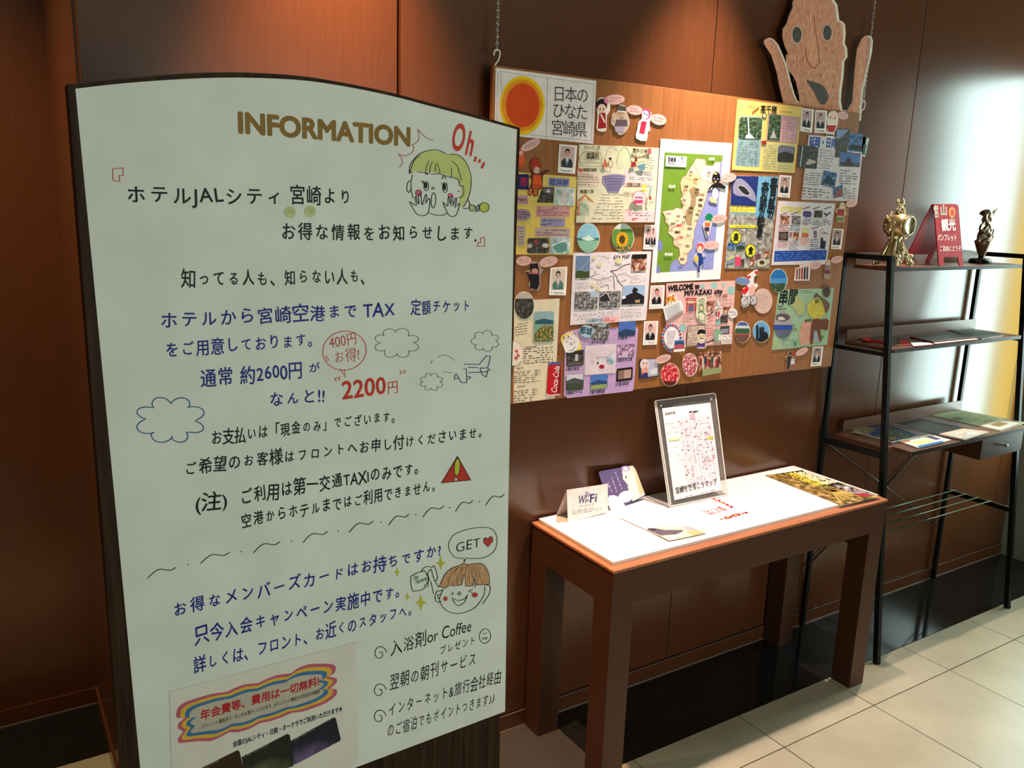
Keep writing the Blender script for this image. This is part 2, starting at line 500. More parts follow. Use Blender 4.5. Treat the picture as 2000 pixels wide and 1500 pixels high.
# ------------------------------------------------------------------ console table
TT = .4215
tb = empty('console_table', (1.19*S, 1.088*S, 0), 'low brown wooden side table with thick square legs against the wall', 'table')
box('tabletop', .826, 1.553, .967, 1.2075, TT-.0055, TT, EDGEWOOD, tb, bevel=.0015)
ax0, ax1, ay0, ay1, az = .8275, 1.5515, .9685, 1.2065, .3545
LW = .0465
for (n, a, b, c, d) in (('front', ax0, ax1, ay0, ay0+.012), ('back', ax0, ax1, ay1-.012, ay1), ('left', ax0, ax0+.012, ay0+.012, ay1-.012), ('right', ax1-.012, ax1, ay0+.012, ay1-.012)):
    box('apron', a, b, c, d, az, TT-.0055, TABLEWOOD, tb)
for xa in (ax0+.0001, ax1-LW-.0001):
    for ya in (ay0+.0001, ay1-LW-.0001):
        box('leg', xa, xa+LW, ya, ya+LW, 0, az+.03, TABLEWOOD, tb, bevel=.001)
wt = box('table_mat', .839, 1.545, .9855, 1.2035, TT, TT+.0062, K('d2cecb', .4, 0, .01), bevel=.0015)
tag(wt, 'white board laid on the brown wooden table', 'board')
TZ = TT+.0062


def hflat(z, start=.0002, step=.0001): return Flat((0, 0, z*S), (1, 0, 0), (0, 1, 0), start, step)


# tent card with the wireless mark
yw = 1.163
wf = Flat((0, yw*S, 0), (1, 0, 0), (0, 0, 1), 0, .0001)
root = empty('wifi_card', tuple(at_y(1147, 1010, yw)), 'folded white tent card reading Wi-Fi on the table', 'card')
wq = [(1107, 957), (1187, 945), (1187.5, 1000.5), (1109, 1019.5)]
wf.slab(wq, .0005, 'e4dcdc')
wf.text('Wi', (1129, 984.5), (1145, 982.3), 16, '26346e', .02)
wf.text('-', (1145.5, 983), (1149.5, 982.3), 16, '26346e', .02)
wf.text('Fi', (1150, 981.8), (1166, 979.5), 16, '26346e', .02)
for r0 in (4, 7.5, 11):
    wf.line([(1142.5+r0*math.cos(R(a)), 972+r0*1.0*math.sin(R(a))) for a in (-88, -70, -50, -30, -12)], 1.5, '26346e')
wf.text('Wi-Fi\u304c\u3054\u5229\u7528\u3044\u305f\u3060\u3051\u307e\u3059', (1131, 991), (1162, 986.2), 3.6, '6a6a80')
wf.lines([(1118, 997), (1176, 988), (1176, 997), (1118, 1006)], 3, '60586a', 3, .3, 9)
wf.make('front_leaf', root)
a, b, c, d = [wf.P(*p, 0) for p in wq]; o_ = np.array([0, .045*S, 0])
v = [a, b, np.array([c[0], c[1], TZ*S])+o_*.8, np.array([d[0], d[1], TZ*S])+o_*.8]
v = v+[q+np.array([0, .0006, 0]) for q in v]
obj('back_leaf', v, BOXF, K('d8d0d0'), None, root)

# purple card leaning on the wall
O1 = at_z(1194, 1000, TZ); O2 = at_z(1262, 967, TZ)
O1 = np.array([.985*S, 1.174*S, TZ*S]); 
pc = Flat(O1, (1, .12, 0), (0, .30, 1), .0002, .0001)
pq = [(1168, 921), (1236, 909), (1260.5, 968), (1194, 1000)]
pc.slab(rq(pq, .09, .05), .0008, '5b4f78')
pc.poly([(1214, 911.5), (1236, 909.5), (1241, 916), (1260, 966), (1236, 979), (1228, 958), (1224, 944), (1217, 936)], 'f6e2d2')
pc.poly([(1236, 913), (1240, 916), (1258, 962), (1250, 967), (1243, 940)], 'f0b98e')
pc.ell(1222, 915, 8.5, 5.5, 'b78ac0'); pc.ell(1222, 915.6, 5, 3.4, 'e8e0ee')
pc.ell(1222.5, 932, 1.2, 3, '2a2438'); pc.ell(1226.5, 947, 2, .8, '6a3a4a')
pc.poly(ellp(1222, 970, 15, 11, -20), 'f7eef0'); pc.poly([(1187, 985), (1192, 972), (1203, 968), (1214, 975), (1222, 990), (1194.5, 999.5)], 'f6eef0')
for (cx, ys) in ((1200.5, range(920, 956, 6)), (1193.5, range(932, 960, 6)), (1186, range(942, 962, 5))):
    for i, yy in enumerate(ys):
        pc.text(random.Random(yy+cx).choice('\u3042\u3044\u3057\u3066\u308b\u3053\u304a\u308a'), (cx+i*2.3, yy+5), (cx+4+i*2.3, yy+4.3), 4.2, 'efe8f6')
pc.poly([(1187, 975), (1190, 968), (1200, 967), (1206, 976), (1201, 988), (1190, 989)], 'fbf4f2')
pc.make('greeting_card', None, 'purple card with a pale face and white lettering behind the Wi-Fi card', 'card')

# acrylic stand with the walking map
ac = empty('acrylic_stand', (1.178*S, 1.16*S, TZ*S), 'clear acrylic stand holding a white street map on the table', 'stand')
gm = bpy.data.materials.new('clear_acrylic'); gm.use_nodes = True; nt = gm.node_tree
nt.nodes.remove(nt.nodes['Principled BSDF']); mx = nt.nodes.new('ShaderNodeMixShader'); tb_ = nt.nodes.new('ShaderNodeBsdfTransparent'); gb = nt.nodes.new('ShaderNodeBsdfGlossy'); fr_ = nt.nodes.new('ShaderNodeFresnel')
tb_.inputs[0].default_value = (.93, .92, .91, 1); gb.inputs['Roughness'].default_value = .04
mx.inputs[0].default_value = .09; nt.nodes.remove(fr_); nt.links.new(tb_.outputs[0], mx.inputs[1]); nt.links.new(gb.outputs[0], mx.inputs[2]); nt.links.new(mx.outputs[0], nt.nodes['Material Output'].inputs[0])
fm = gm.copy(); fm.name = 'frosted_acrylic'; n2 = fm.node_tree; df = n2.nodes.new('ShaderNodeBsdfDiffuse'); df.inputs[0].default_value = (.7, .66, .65, 1); m2 = n2.nodes.new('ShaderNodeMixShader'); m2.inputs[0].default_value = .45
old = n2.nodes['Material Output'].inputs[0].links[0].from_socket; n2.links.new(old, m2.inputs[1]); n2.links.new(df.outputs[0], m2.inputs[2]); n2.links.new(m2.outputs[0], n2.nodes['Material Output'].inputs[0])
hm = fm.copy(); hm.name = 'sheen_acrylic'  # diffuse share put in for the surroundings reflected by the panel
for nd in hm.node_tree.nodes:
    if nd.type == 'MIX_SHADER' and abs(nd.inputs[0].default_value-.45) < .01: nd.inputs[0].default_value = .09
BL = np.array([1.104, 1.132, TZ])*S
af = Flat(BL, (1, -.01, 0), (0, .30, 1), 0, .0001)
aq = [(1278, 783), (1397, 767.5), (1421, 966), (1307, 989)]
af.slab(rq(aq, .035, .02), .004, hm); af.make('acrylic_panel', ac)
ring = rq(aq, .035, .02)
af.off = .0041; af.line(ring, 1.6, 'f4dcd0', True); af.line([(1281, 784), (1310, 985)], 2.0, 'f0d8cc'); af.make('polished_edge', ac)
for (x, y) in ((1291, 792), (1389, 779.5), (1411, 960)):
    c = af.P(x, y, .004); blobs('cap_nut', [(c[0], c[1], c[2], .0045, .003, .0045)], CHROME, ac)
ft = [af.P(1307, 989, .004), af.P(1421, 966, .004), af.P(1421, 966, .004)+np.array([-.002, .068*S, 0]), af.P(1307, 989, .004)+np.array([-.002, .068*S, 0])]
for q in ft: q[2] = TZ*S+.0002
obj('acrylic_foot', ft+[q+np.array([0, 0, .004]) for q in ft], BOXF, fm, None, ac)
ap = Flat(BL, (1, -.01, 0), (0, .30, 1), .0046, .0001)
mq = [(1293, 797.5), (1387, 786.5), (1409, 957), (1317, 977)]
ap.slab(mq, .0004, 'e4dede')
ap.poly(sub(mq, .30, .98, .14, .90), 'd6cad2')
rg = random.Random(5)
for i in range(70):
    s0 = rg.uniform(.33, .93); t0 = rg.uniform(.14, .86); col = rg.choice(['b09ca8', 'c4a8b4', '9a8a96', 'd0949f', 'a8a0a6', 'bdaeb6'])
    ap.off = .0053+.000004*i; ap.poly(sub(mq, s0, min(.97, s0+rg.uniform(.02, .08)), t0, min(.9, t0+rg.uniform(.008, .03))), col)
ap.off = .0058
for t in (.2, .3, .38, .47, .57, .66, .72, .8): ap.line([Q(mq, .32, t+.01), Q(mq, .6, t), Q(mq, .97, t+.02)], .9, 'fffafa', same=True)
for s_ in (.38, .5, .57, .66, .76, .87): ap.line([Q(mq, s_, .15), Q(mq, s_+.01, .5), Q(mq, s_, .88)], .9 if s_ != .57 else 1.8, 'fffafa', same=True)
ap.line([Q(mq, .7, .86), Q(mq, .9, .70)], 1.8, 'fffafa')
for i in range(60):
    s0 = rg.uniform(.3, .95); t0 = rg.uniform(.12, .88); ap.ell(*Q(mq, s0, t0), rg.uniform(.4, 1.6), rg.uniform(.4, 1.8), rg.choice(['5a5058', '7a6a74', '3a3440', '8a7080']), n=6); ap.off -= .0001
ap.off += .0003
ap.poly(sub(mq, .84, .98, .38, .41), 'b6b45c'); ap.poly(sub(mq, .56, .66, .10, .16), 'e0a0b4')
ap.text('\u5bae\u5d0e\u5e02\u8857', (1299, 811), (1320, 807.5), 5, '3a3438', .01)
ap.lines([(1346, 803), (1380, 799), (1380, 803), (1346, 807)], 1, '3a3438', 4, .7, 5)
ap.lines([(1300, 822), (1328, 818), (1338, 900), (1312, 905)], 9, 'cfc4c8', 6, .14, 4, .4)
ap.poly(sub(mq, .06, .28, .33, .36), 'f2e6a6')
ap.text('\u5bae\u5d0e\u3092\u3055\u308b\u3053\u3046\u30de\u30c3\u30d7', (1320, 964), (1401, 945), 11.5, '141014', .012)
ap.lines([(1330, 950), (1362, 943), (1362, 947), (1330, 954)], 1, '4a4048', 8, .5, 6)
ap.lines([(1338, 968), (1398, 954), (1398, 959), (1338, 973)], 1, '8a8088', 9, .3, 7)
ap.make('street_map', ac)

# prints lying on the table
h = hflat(TZ, .0003)
mgq = [(1211, 1013), (1299, 1004.5), (1380, 1041), (1307, 1056.5)]
h.slab(mgq, .0035, 'f4f0ee', 'c8c0bc')
h.poly([(1263, 1034), (1272, 1030), (1345, 1026), (1372, 1038), (1380, 1041), (1307, 1056)], 'e0c6a8')
h.poly([(1263, 1034), (1267, 1031.5), (1280, 1032), (1300, 1035), (1335, 1035), (1330, 1043), (1290, 1046)], '58505c')
h.poly([(1331, 1028), (1350, 1029), (1366, 1036), (1345, 1036)], '9a98a2')
h.poly([(1340, 1037), (1366, 1035), (1378, 1041), (1352, 1046)], '9aa070')
h.poly([(1302, 1052), (1330, 1040), (1342, 1037), (1312, 1055)], 'f4e6dc')
for k in range(5): h.line([(1276, 1036), (1265+k*5, 1030+abs(2-k)*1.2)], 1.2, '2c2a2c', same=k > 0)
h.make('travel_booklet', None, 'thin white booklet with a beach and palm photo on the front of the table', 'booklet')
h = hflat(TZ, .0003)
fq = [(1352, 988), (1398, 974), (1464, 1001), (1410, 1014)]
h.slab(fq, .0004, 'fdf6f4')
for i in range(26):
    t = i/25; p = Q(fq, .93, t) if i < 14 else Q(fq, 1-(i-13)/13, .95)
    h.ell(p[0]+rg.uniform(-2, 2), p[1]+rg.uniform(-1, 1), rg.uniform(2.5, 4.5), rg.uniform(1.2, 2.2), rg.choice(['c8283a', 'e88a52', 'd84858', 'f0b8b0', 'a82030']), n=7)
h.off = .0016
h.text('\u306f\u306b\u308f\u796d', (1388, 1005), (1424, 996), 8, 'a83a4a', .01)
h.lines([(1360, 992), (1380, 984), (1392, 1000), (1374, 1003)], 5, 'd8c8c8', 3, .3, 3)
h.make('festival_leaflet', None, 'white leaflet with a red flower border lying before the acrylic stand', 'leaflet')
h = hflat(TZ, .0003)
gq = [(1493.5, 929), (1566, 918.5), (1721.5, 970), (1642, 987)]
h.slab(gq, .0008, 'gold')
h.poly([Q(gq, .42, 0), Q(gq, 1, 0), Q(gq, 1, .5), Q(gq, .75, .62), Q(gq, .5, .3)], '1c140c')
h.poly([Q(gq, .35, .28), Q(gq, .7, .25), Q(gq, .78, .45), Q(gq, .5, .52)], '4a4a1c')
h.ell(*Q(gq, .62, .42), 15, 5, '6a6c24', 15); h.ell(*Q(gq, .62, .42), 11, 3.4, '2a2a14', 15)
for i, (a0, b0, hh) in enumerate(((.14, .10, 9), (.10, .22, 9))):
    h.text('\u672a\u5730\u5931\u9053\u306e\u90fd', Q(gq, .50+i*.22, .02+i*.02), Q(gq, .46+i*.22, .45), 9, 'd8cda0' if i else 'c8b040', .02)
h.lines([Q(gq, .86, .05), Q(gq, .98, .08), Q(gq, .98, .45), Q(gq, .86, .45)], 4, 'b0a8b8', 2, .4, 3)
for k in range(10): h.line([Q(gq, .50, .60), Q(gq, .15+k*.075, .92-.012*k)], 1.3, ['d8b468', '9a7430'][k % 2], same=k > 0)
h.poly([Q(gq, .70, .60), Q(gq, .82, .48), Q(gq, .97, .6), Q(gq, .98, .93), Q(gq, .72, .86)], 'grey')
h.poly([Q(gq, .72, .80), Q(gq, .93, .84), Q(gq, .90, .94), Q(gq, .70, .90)], '8e2430')
for k in range(6): h.ell(*Q(gq, .74+.045*k, .62+.05*(k % 3)), 3.6, 2, ['2a1c20', 'b88a90', '5a3a4a', 'e8d2c8', '3a2430', '8a5a60'][k], n=8)
h.make('shrine_poster', None, 'dark gold poster with a fan picture across the right end of the table', 'poster')

# ------------------------------------------------------------------ ladder shelf
sh = empty('ladder_shelf', (1.92*S, 1.1*S, 0), 'black metal ladder shelf with wooden boards in the corner by the bright wall', 'shelf')
XL, XR = 1.648, 2.203


def py_(z): return 1.004+.093*(z/.911)


for X in (XL, XR):
    bar('front_post', (X+.004, py_(.008), .008), (X+.004, py_(.911), .911), .020, .020, BLACKMETAL, sh)
    bar('rear_post', (X-.012 if X == XL else X-.014, 1.199, .004), (X-.012 if X == XL else X-.014, 1.199, .911), .018, .016, BLACKMETAL, sh)
    bar('side_rail', (X, py_(.905)+.004, .9055), (X-.008, 1.194, .9055), .018, .018, BLACKMETAL, sh)
    bar('side_rail', (X, py_(.477)+.004, .478), (X-.008, 1.194, .478), .014, .022, BLACKMETAL, sh)
    bar('side_rail', (X, py_(.702)+.004, .700), (X-.008, 1.194, .700), .012, .014, BLACKMETAL, sh)
    bar('side_rail', (X, py_(.262)+.004, .262), (X-.008, 1.194, .262), .014, .020, BLACKMETAL, sh)
    lathe('rubber_foot', [(.012, 0), (.014, .004), (.014, .012), (.010, .014)], ((X+.004)*S, py_(.0)*S, .0002), BLACKMETAL, sh, 14)
SX0, SX1 = 1.660, 2.190


def board(z, y0, x0=SX0, x1=SX1, th=.0085, plate=.026):
    b = box('shelf_board', x0, x1, y0, 1.190, z-th, z, SHELFWOOD, sh, bevel=.001)
    if plate: box('back_plate', x0, x1, 1.1865, 1.1895, z+.0005, z+plate, SHELFWOOD, sh)
    box('front_strip', x0+.004, x1-.004, y0-.0012, y0-.0002, z-th, z-.0012, K('2a1c16', .4), sh)


board(.886, 1.094); board(.712, 1.070); board(.493, 1.012, 1.688, 2.178, .009, .028)
box('shelf_board', SX0, 1.6875, 1.056, 1.190, .484, .493, SHELFWOOD, sh)
for k, yy in enumerate((1.182, 1.150, 1.118, 1.086)):
    tube('rod', [(XL*S, yy*S, .268*S), (XR*S, yy*S, .268*S)], .0028, K('4a5a50', .35, .7), sh)
tube('cross_brace', [(1.64*S, 1.203*S, .476*S), (2.188*S, 1.203*S, .158*S)], .0028, K('6a6a66', .35, .7), sh)
tube('cross_brace', [(2.188*S, 1.206*S, .476*S), (1.64*S, 1.206*S, .158*S)], .0028, BLACKMETAL, sh)
dr = box('drawer', 1.985, 2.170, 1.018, 1.175, .430, .482, TABLEWOOD, sh, bevel=.001)
cc = (2.085*S, 1.016*S, .455*S)
blobs('knob', [(cc[0], cc[1]-.008, cc[2], .007, .007, .007), (cc[0], cc[1]-.001, cc[2], .003, .008, .003)], CHROME, dr)

# brochures on the middle board and on the desk board
MZ, DZ = .712, .493


def leaf(z, quad, th, base, name, label, deco=None, start=.0003, edge=None, cat='brochure', group='brochures on the shelf'):
    h = hflat(z, start); h.slab(quad, th, base, edge or 'd8d0cc')
    if deco: deco(h, quad)
    return h.make(name, None, label, cat, group)


leaf(MZ, [(1688, 652), (1729, 658), (1735, 672), (1684, 664)], .006, '5a4a38', 'brochure', 'brown brochure stack with a bright red edge at the left end of the middle board', lambda h, q: (h.poly(sub(q, 0, .3, 0, 1), 'e0222c'),), edge='d81e28')
leaf(MZ, [(1752, 661), (1800, 667), (1800, 674), (1752, 674)], .003, '3a2e28', 'brochure', 'thin dark brochure with red print just right of the front post on the middle board', lambda h, q: h.poly(sub(q, .1, .5, .1, .9), 'c0202a'))
leaf(MZ, [(1777, 670), (1816, 671.5), (1822, 674.5), (1784, 678)], .004, 'f2e6e2', 'brochure', 'small white brochure with a red edge at the front of the middle board', edge='b01c2c')
leaf(MZ, [(1776, 660), (1854, 652), (1912, 662), (1828, 671)], .006, '4a4444', 'brochure', 'grey magazine with red and white edges in the centre of the middle board', lambda h, q: (h.poly([Q(q, 0, .88), Q(q, 1, .88), Q(q, 1, 1), Q(q, 0, 1)], 'f4ecea'), h.poly(sub(q, .1, .9, .1, .8), 'dark')), edge='a02430')
leaf(MZ, [(1853, 646), (1935, 649), (1959, 657), (1917, 663)], .005, '3c5058', 'brochure', 'dark teal open booklet at the right end of the middle board', lambda h, q: h.poly(sub(q, .05, .5, .1, .9), '2a3a44'))
leaf(DZ, [(1664, 843), (1731, 829.5), (1792, 853), (1742, 865)], .005, '1c3c6c', 'brochure', 'blue covered magazine at the left of the desk board', lambda h, q: (h.text('MIYAZAKI', Q(q, .05, .35), Q(q, .62, .12), 8, 'a8a060', .02), h.poly(sub(q, .55, .95, .3, .95), 'forest'), h.poly(sub(q, .7, .98, 0, .28), '8a2440'), h.poly(sub(q, .1, .5, .5, .9), 'gold')))
leaf(DZ, [(1752, 862), (1816, 850), (1857, 861), (1792, 876)], .004, 'f2eee6', 'brochure', 'white leaflet with yellow and blue print at the front edge of the desk board', lambda h, q: (h.poly(sub(q, .2, .75, .25, .75), 'efe0a0'), h.poly(sub(q, .1, .85, .78, .97), '3a74b8'), h.poly(sub(q, .8, .98, .1, .6), '5a4468'), h.poly(sub(q, .08, .3, .08, .22), 'd86a3a')))
leaf(DZ, [(1748, 829), (1800, 819), (1893, 839), (1838, 851)], .003, '3a3430', 'brochure', 'dark grey brochure with faint pictures in the middle of the desk board', lambda h, q: (h.poly(sub(q, .1, .9, .1, .9), 'dark'),))
leaf(DZ, [(1834, 850), (1880, 839.5), (1931, 846), (1884, 860)], .006, 'c8b4a8', 'brochure', 'pale pink booklet in front of the dark brochure on the desk board', lambda h, q: (h.poly(sub(q, .15, .8, .2, .8), 'glare'), h.poly(sub(q, .3, .6, .3, .6), 'd8a890')), start=.004)
leaf(DZ, [(1817.5, 811.5), (1873, 801.5), (2003, 826), (1956, 843)], .003, '8c9474', 'brochure', 'large green and cream map leaflet at the right of the desk board', lambda h, q: (h.poly(sub(q, .05, .5, .08, .5), '6f8466'), h.poly(sub(q, .1, .9, .66, .95), 'd0c8c0'), h.poly(sub(q, .3, .7, .72, .86), '8a7a50'), h.lines(sub(q, .5, .95, .1, .6), 7, '5a5c50', 3, .3, 3), h.poly(sub(q, .12, .4, .22, .34), '5a4a34')))

# ------------------------------------------------------------------ red A-frame sign on the top board
TS = .886
ra = empty('red_tabletop_sign', tuple(at_z(1857, 519, TS)), 'small red folding A-frame sign with hand painted white writing on the top board', 'sign')
yb = 1.098
th_ = .030/.14          # lean of each leaf
fr = Flat(np.array([1.85*S, yb*S, TS*S]), (1, 0, 0), (0, .17, 1), 0, .0001)
RED = 'a40820'
fr.slab([(1822, 399), (1864, 398.5), (1870, 402), (1879.5, 519.5), (1872.5, 519.5), (1869, 502), (1841, 502), (1841, 519.5), (1832.5, 520)], .004, RED)
fr.text('\u5bae', (1824.5, 423), (1834, 421.5), 20, 'e8ded0', .03); fr.text('\u5bae', (1825, 422), (1833.5, 421), 18.5, '86a890', .0)
fr.text('\u5c71', (1835, 419), (1852, 418), 17, 'e8ded0', .05); fr.text('\u5c71', (1836, 418.5), (1851, 417.5), 16, '86a890', .02)
fr.ell(1859.5, 415, 6.5, 10.5, 'e0a24a'); fr.ell(1860, 415, 4.2, 7, 'c0401e')
fr.text('\u89b3\u5149', (1839, 449.5), (1867, 447.5), 20, 'f2eaec', .035)
fr.text('\u30d1\u30f3\u30d5\u30ec\u30c3\u30c8', (1831, 469.5), (1869, 469), 11.5, 'f2eaec', .03)
fr.text('\u3054\u81ea\u7531\u306b\u3069\u3046\u305e', (1835, 490), (1877.5, 489.5), 9.5, 'f2eaec', .012)
fr.make('front_leaf', ra)
bk = Flat(fr.P(1840, 399, 0)+np.array([0, .004, 0]), (1, 0, 0), (0, -.62, 1), -.004, .0001)
t1 = fr.P(1822, 399, 0); t2 = fr.P(1868, 400, 0); zt = t1[2]; dy = .094*S
L0 = np.array([t1[0], t1[1]+.002, zt]); R0 = np.array([t2[0]+.004, t1[1]+.002, zt]); B0 = np.array([t1[0]-.004, t1[1]+dy*.55, TS*S]); B1 = np.array([t2[0]+.018, t1[1]+dy*.55, TS*S])


def lp(s, t): return (1-t)*((1-s)*L0+s*R0)+t*((1-s)*B0+s*B1)


ol = [lp(0, 0), lp(1, 0), lp(1, 1), lp(.84, 1), lp(.82, .84), lp(.18, .84), lp(.16, 1), lp(0, 1)]
ol2 = [p+np.array([0, .004, .0]) for p in ol]; n = len(ol)
obj('back_leaf', ol+ol2, [tuple(range(n)), tuple(range(n, 2*n))[::-1]]+[(i, (i+1) % n+0, n+(i+1) % n, n+i)[::-1] for i in range(n)], K('a01822', .5), None, ra)
tube('hinge', [tuple(L0+np.array([.002, .002, -.002])), tuple(R0+np.array([-.004, .002, -.002]))], .0025, K('c03040', .4), ra)

# ------------------------------------------------------------------ gilded clock
ck = empty('mantel_clock', (1.693*S, 1.12*S, TS*S), 'ornate gilded mantel clock with flowers and scroll feet on the top board', 'clock')
cx, cy, z0 = 1.690*S, 1.120*S, TS*S
k = S*.001


def cz(v): return z0+v*k          # v in thousandths of S above the board


CV = 89
drum = lathe('clock_drum', [(20*k, 24*k), (22*k, 22*k), (25*k, 14*k), (26*k, 0), (25*k, -12*k), (21*k, -20*k)], (cx, cy-4*k, cz(CV)), GOLD, ck, 28, 1.0, 'y')
lathe('bezel', [(15*k, 0), (19*k, 0), (21.5*k, 3*k), (21*k, 6*k), (18*k, 7*k), (16.5*k, 5.5*k)], (cx, cy-28*k, cz(CV)), GOLD, ck, 28, 1.0, 'y')
dial = lathe('dial', [(17*k, 0), (17*k, 1*k), (1*k, 1.1*k)], (cx, cy-28.5*k, cz(CV)), K('8a8058', .4), ck, 28, 1.0, 'y')
for (aa, ll, ww) in ((55, 12, 1.8), (-75, 8, 2.0)):
    a = R(aa); dx, dz = math.sin(a), math.cos(a); yy = cy-30.4*k
    tube('clock_hand', [(cx-dx*3*k, yy, cz(CV)-dz*3*k), (cx+dx*ll*k, yy, cz(CV)+dz*ll*k)], ww*k/2, K('2a2410', .4), dial, 6)
for i in range(12):
    a = R(30*i); v = (cx+14*k*math.sin(a), cy-29.8*k, cz(CV)+14*k*math.cos(a)); blobs('hour_mark', [(v[0], v[1], v[2], .9*k, .5*k, .9*k)], K('4a3a18', .4), dial)
lathe('waist', [(27*k, 10*k), (23*k, 20*k), (16*k, 34*k), (13*k, 46*k), (15*k, 58*k), (20*k, 68*k)], (cx, cy-2*k, z0), GOLD, ck, 20, .8)
for sx in (-1, 1):
    for sy in (-1, 1):
        p = [(cx+sx*10*k, cy+sy*6*k-4*k, cz(60)), (cx+sx*15*k, cy+sy*9*k-4*k, cz(42)), (cx+sx*21*k, cy+sy*13*k-4*k, cz(24)), (cx+sx*28*k, cy+sy*18*k-4*k, cz(8)), (cx+sx*36*k, cy+sy*21*k-4*k, cz(5)),
             (cx+sx*39*k, cy+sy*21*k-4*k, cz(10)), (cx+sx*35*k, cy+sy*21*k-4*k, cz(13))]
        tube('scroll_foot', p, [3.5*k, 4*k, 4.6*k, 4.4*k, 3.6*k, 3.2*k, 2.8*k], GOLD, ck, 10)
rg = random.Random(11)
for (name, num) in (('flower_cluster', 52), ('crest', 24), ('leaf_garland', 38)):
    it = []
    for i in range(num):
        if name == 'leaf_garland':
            a = 2*math.pi*i/num; x = 27*math.cos(a); z = CV+27*math.sin(a); y = -2+rg.uniform(-14, 16); r0, r1 = 2.2, 4
            if math.sin(a) < -.6: continue
        elif name == 'crest':
            t = i/num; x = 10*math.sin(i*1.9)*(1-t*.6); z = 114+30*t; y = -6+5*math.cos(i*2.3); r0, r1 = 2.4, 4.6
        else:
            x = rg.uniform(-1, 1)*28; z = 32+rg.uniform(-1, 1)*14-abs(x)*.75; y = -22-rg.uniform(0, 1)*8; r0, r1 = 2.4, 4.6
        r = rg.uniform(r0, r1); it.append((cx+x*k, cy+y*k, cz(max(z, 5)), r*k, r*.6*k, r*k))
    blobs(name, it, GOLD, ck)
for sg in (-1, 1):
    pts = [(cx+sg*(27+7*math.cos(R(t)))*k, cy-8*k, cz(70+10*math.sin(R(t)))) for t in range(0, 330, 40)]
    tube('scroll', pts, 2.2*k, GOLD, ck, 8)

# ------------------------------------------------------------------ bronze figurine of a mouse playing a trumpet
fx, fy = 2.098*S, 1.150*S
fg = empty('mouse_figurine', (fx, fy, z0), 'dark bronze big-eared mouse bust blowing a horn on an oval base', 'figurine')
lathe('base', [(30*k, 0), (33*k, 4*k), (31*k, 9*k), (24*k, 12*k), (20*k, 13*k)], (fx, fy, z0+.0002), K('100a08', .2), fg, 26, .72)
lathe('bust_stem', [(7*k, 13*k), (8*k, 20*k), (14*k, 30*k), (20*k, 44*k), (24*k, 54*k), (16*k, 58*k)], (fx+2*k, fy, z0), BRONZE, fg, 20, .8)


def rotm(ax, deg):
    a = R(deg); c, s = math.cos(a), math.sin(a)
    return {'y': np.array([[c, 0, s], [0, 1, 0], [-s, 0, c]]), 'x': np.array([[1, 0, 0], [0, c, -s], [0, s, c]]), 'z': np.array([[c, -s, 0], [s, c, 0], [0, 0, 1]])}[ax]


def FP(x, y, z): return (fx+x*k, fy+y*k, cz(z))


bd = blobs('body', [(*FP(2, 0, 66), 20*k, 15*k, 20*k), (*FP(-2, 0, 84), 15*k, 12*k, 16*k), (*FP(0, -2, 106), 13*k, 12*k, 12*k), (*FP(-12, -8, 100), 10*k, 6*k, 5*k, rotm('y', 10)),
      (*FP(6, 0, 50), 26*k, 14*k, 6*k, rotm('y', -12)), (*FP(-20, -2, 60), 7*k, 7*k, 14*k, rotm('y', 20)), (*FP(-15, -9, 86), 5*k, 5*k, 15*k, rotm('y', 55)), (*FP(12, -6, 80), 5*k, 5*k, 15*k, rotm('y', -25)),
      (*FP(-4, -12, 92), 12*k, 4*k, 4*k, rotm('y', 30)), (*FP(22, -2, 52), 8*k, 8*k, 5*k)], BRONZE, fg, voxel=.0016)
for (sx, an, ln) in ((1, 66, 28), (.15, 20, 13)):
    blobs('ear', [(*FP(12+22*sx, 0, 112+8*sx), 10*k, 3*k, ln*k, rotm('y', an)), ], BRONZE, fg)
tube('horn', [FP(-8, -8, 98), FP(-16, -10, 104), FP(-24, -11, 112), FP(-30, -12, 119), FP(-33, -12, 123)], [2*k, 2.2*k, 4*k, 8*k, 12*k], BRONZE, fg, 14)
hexa('flag', [tuple(np.array(FP(*p))/S) for p in ((-36, -10, 82), (-14, -10, 84), (-14, -8, 84), (-36, -8, 82), (-34, -10, 92), (-16, -10, 106), (-16, -8, 106), (-34, -8, 92))], BRONZE, fg)
tube('sash', [FP(-24, -14, 52), FP(-10, -16, 60), FP(8, -17, 72), FP(18, -12, 82)], 2*k, K('8a6a58', .35, .6), fg, 8)
tube('sash', [FP(-20, -12, 46), FP(-2, -17, 52), FP(16, -15, 62), FP(24, -8, 70)], 1.6*k, K('8a6a58', .35, .6), fg, 8)

# ------------------------------------------------------------------ hanging notice board
BY = 1.18
YB = BY*S
nb = empty('notice_board', (1.16*S, YB, 1.0*S), 'long orange wooden notice board hung on two chains, covered in tourist papers', 'board')
tl, tr_, bl_, br_ = at_y(962.5, 127.5, BY), at_y(1683.5, 220.8, BY), at_y(1002, 791, BY), at_y(1620, 714.5, BY)
bx0, bx1 = tl[0]+.002, (tr_[0]+br_[0])/2
bz1, bz0 = (tl[2]+tr_[2])/2, (bl_[2]+br_[2])/2
obj('board_panel', boxv(bx0, bx1, YB, YB+.014, bz0, bz1), BOXF, BOARDWOOD, None, nb, bevel=.001)
box('wall_spacer', bx0/S+.05, bx0/S+.09, BY+.0086, WY-.0001, bz0/S+.02, bz0/S+.05, BOARDWOOD, nb)
box('wall_spacer', bx1/S-.09, bx1/S-.05, BY+.0086, WY-.0001, bz0/S+.02, bz0/S+.05, BOARDWOOD, nb)


def BF(start=.0006): return Flat((0, YB, 0), (1, 0, 0), (0, 0, 1), start, .00010)


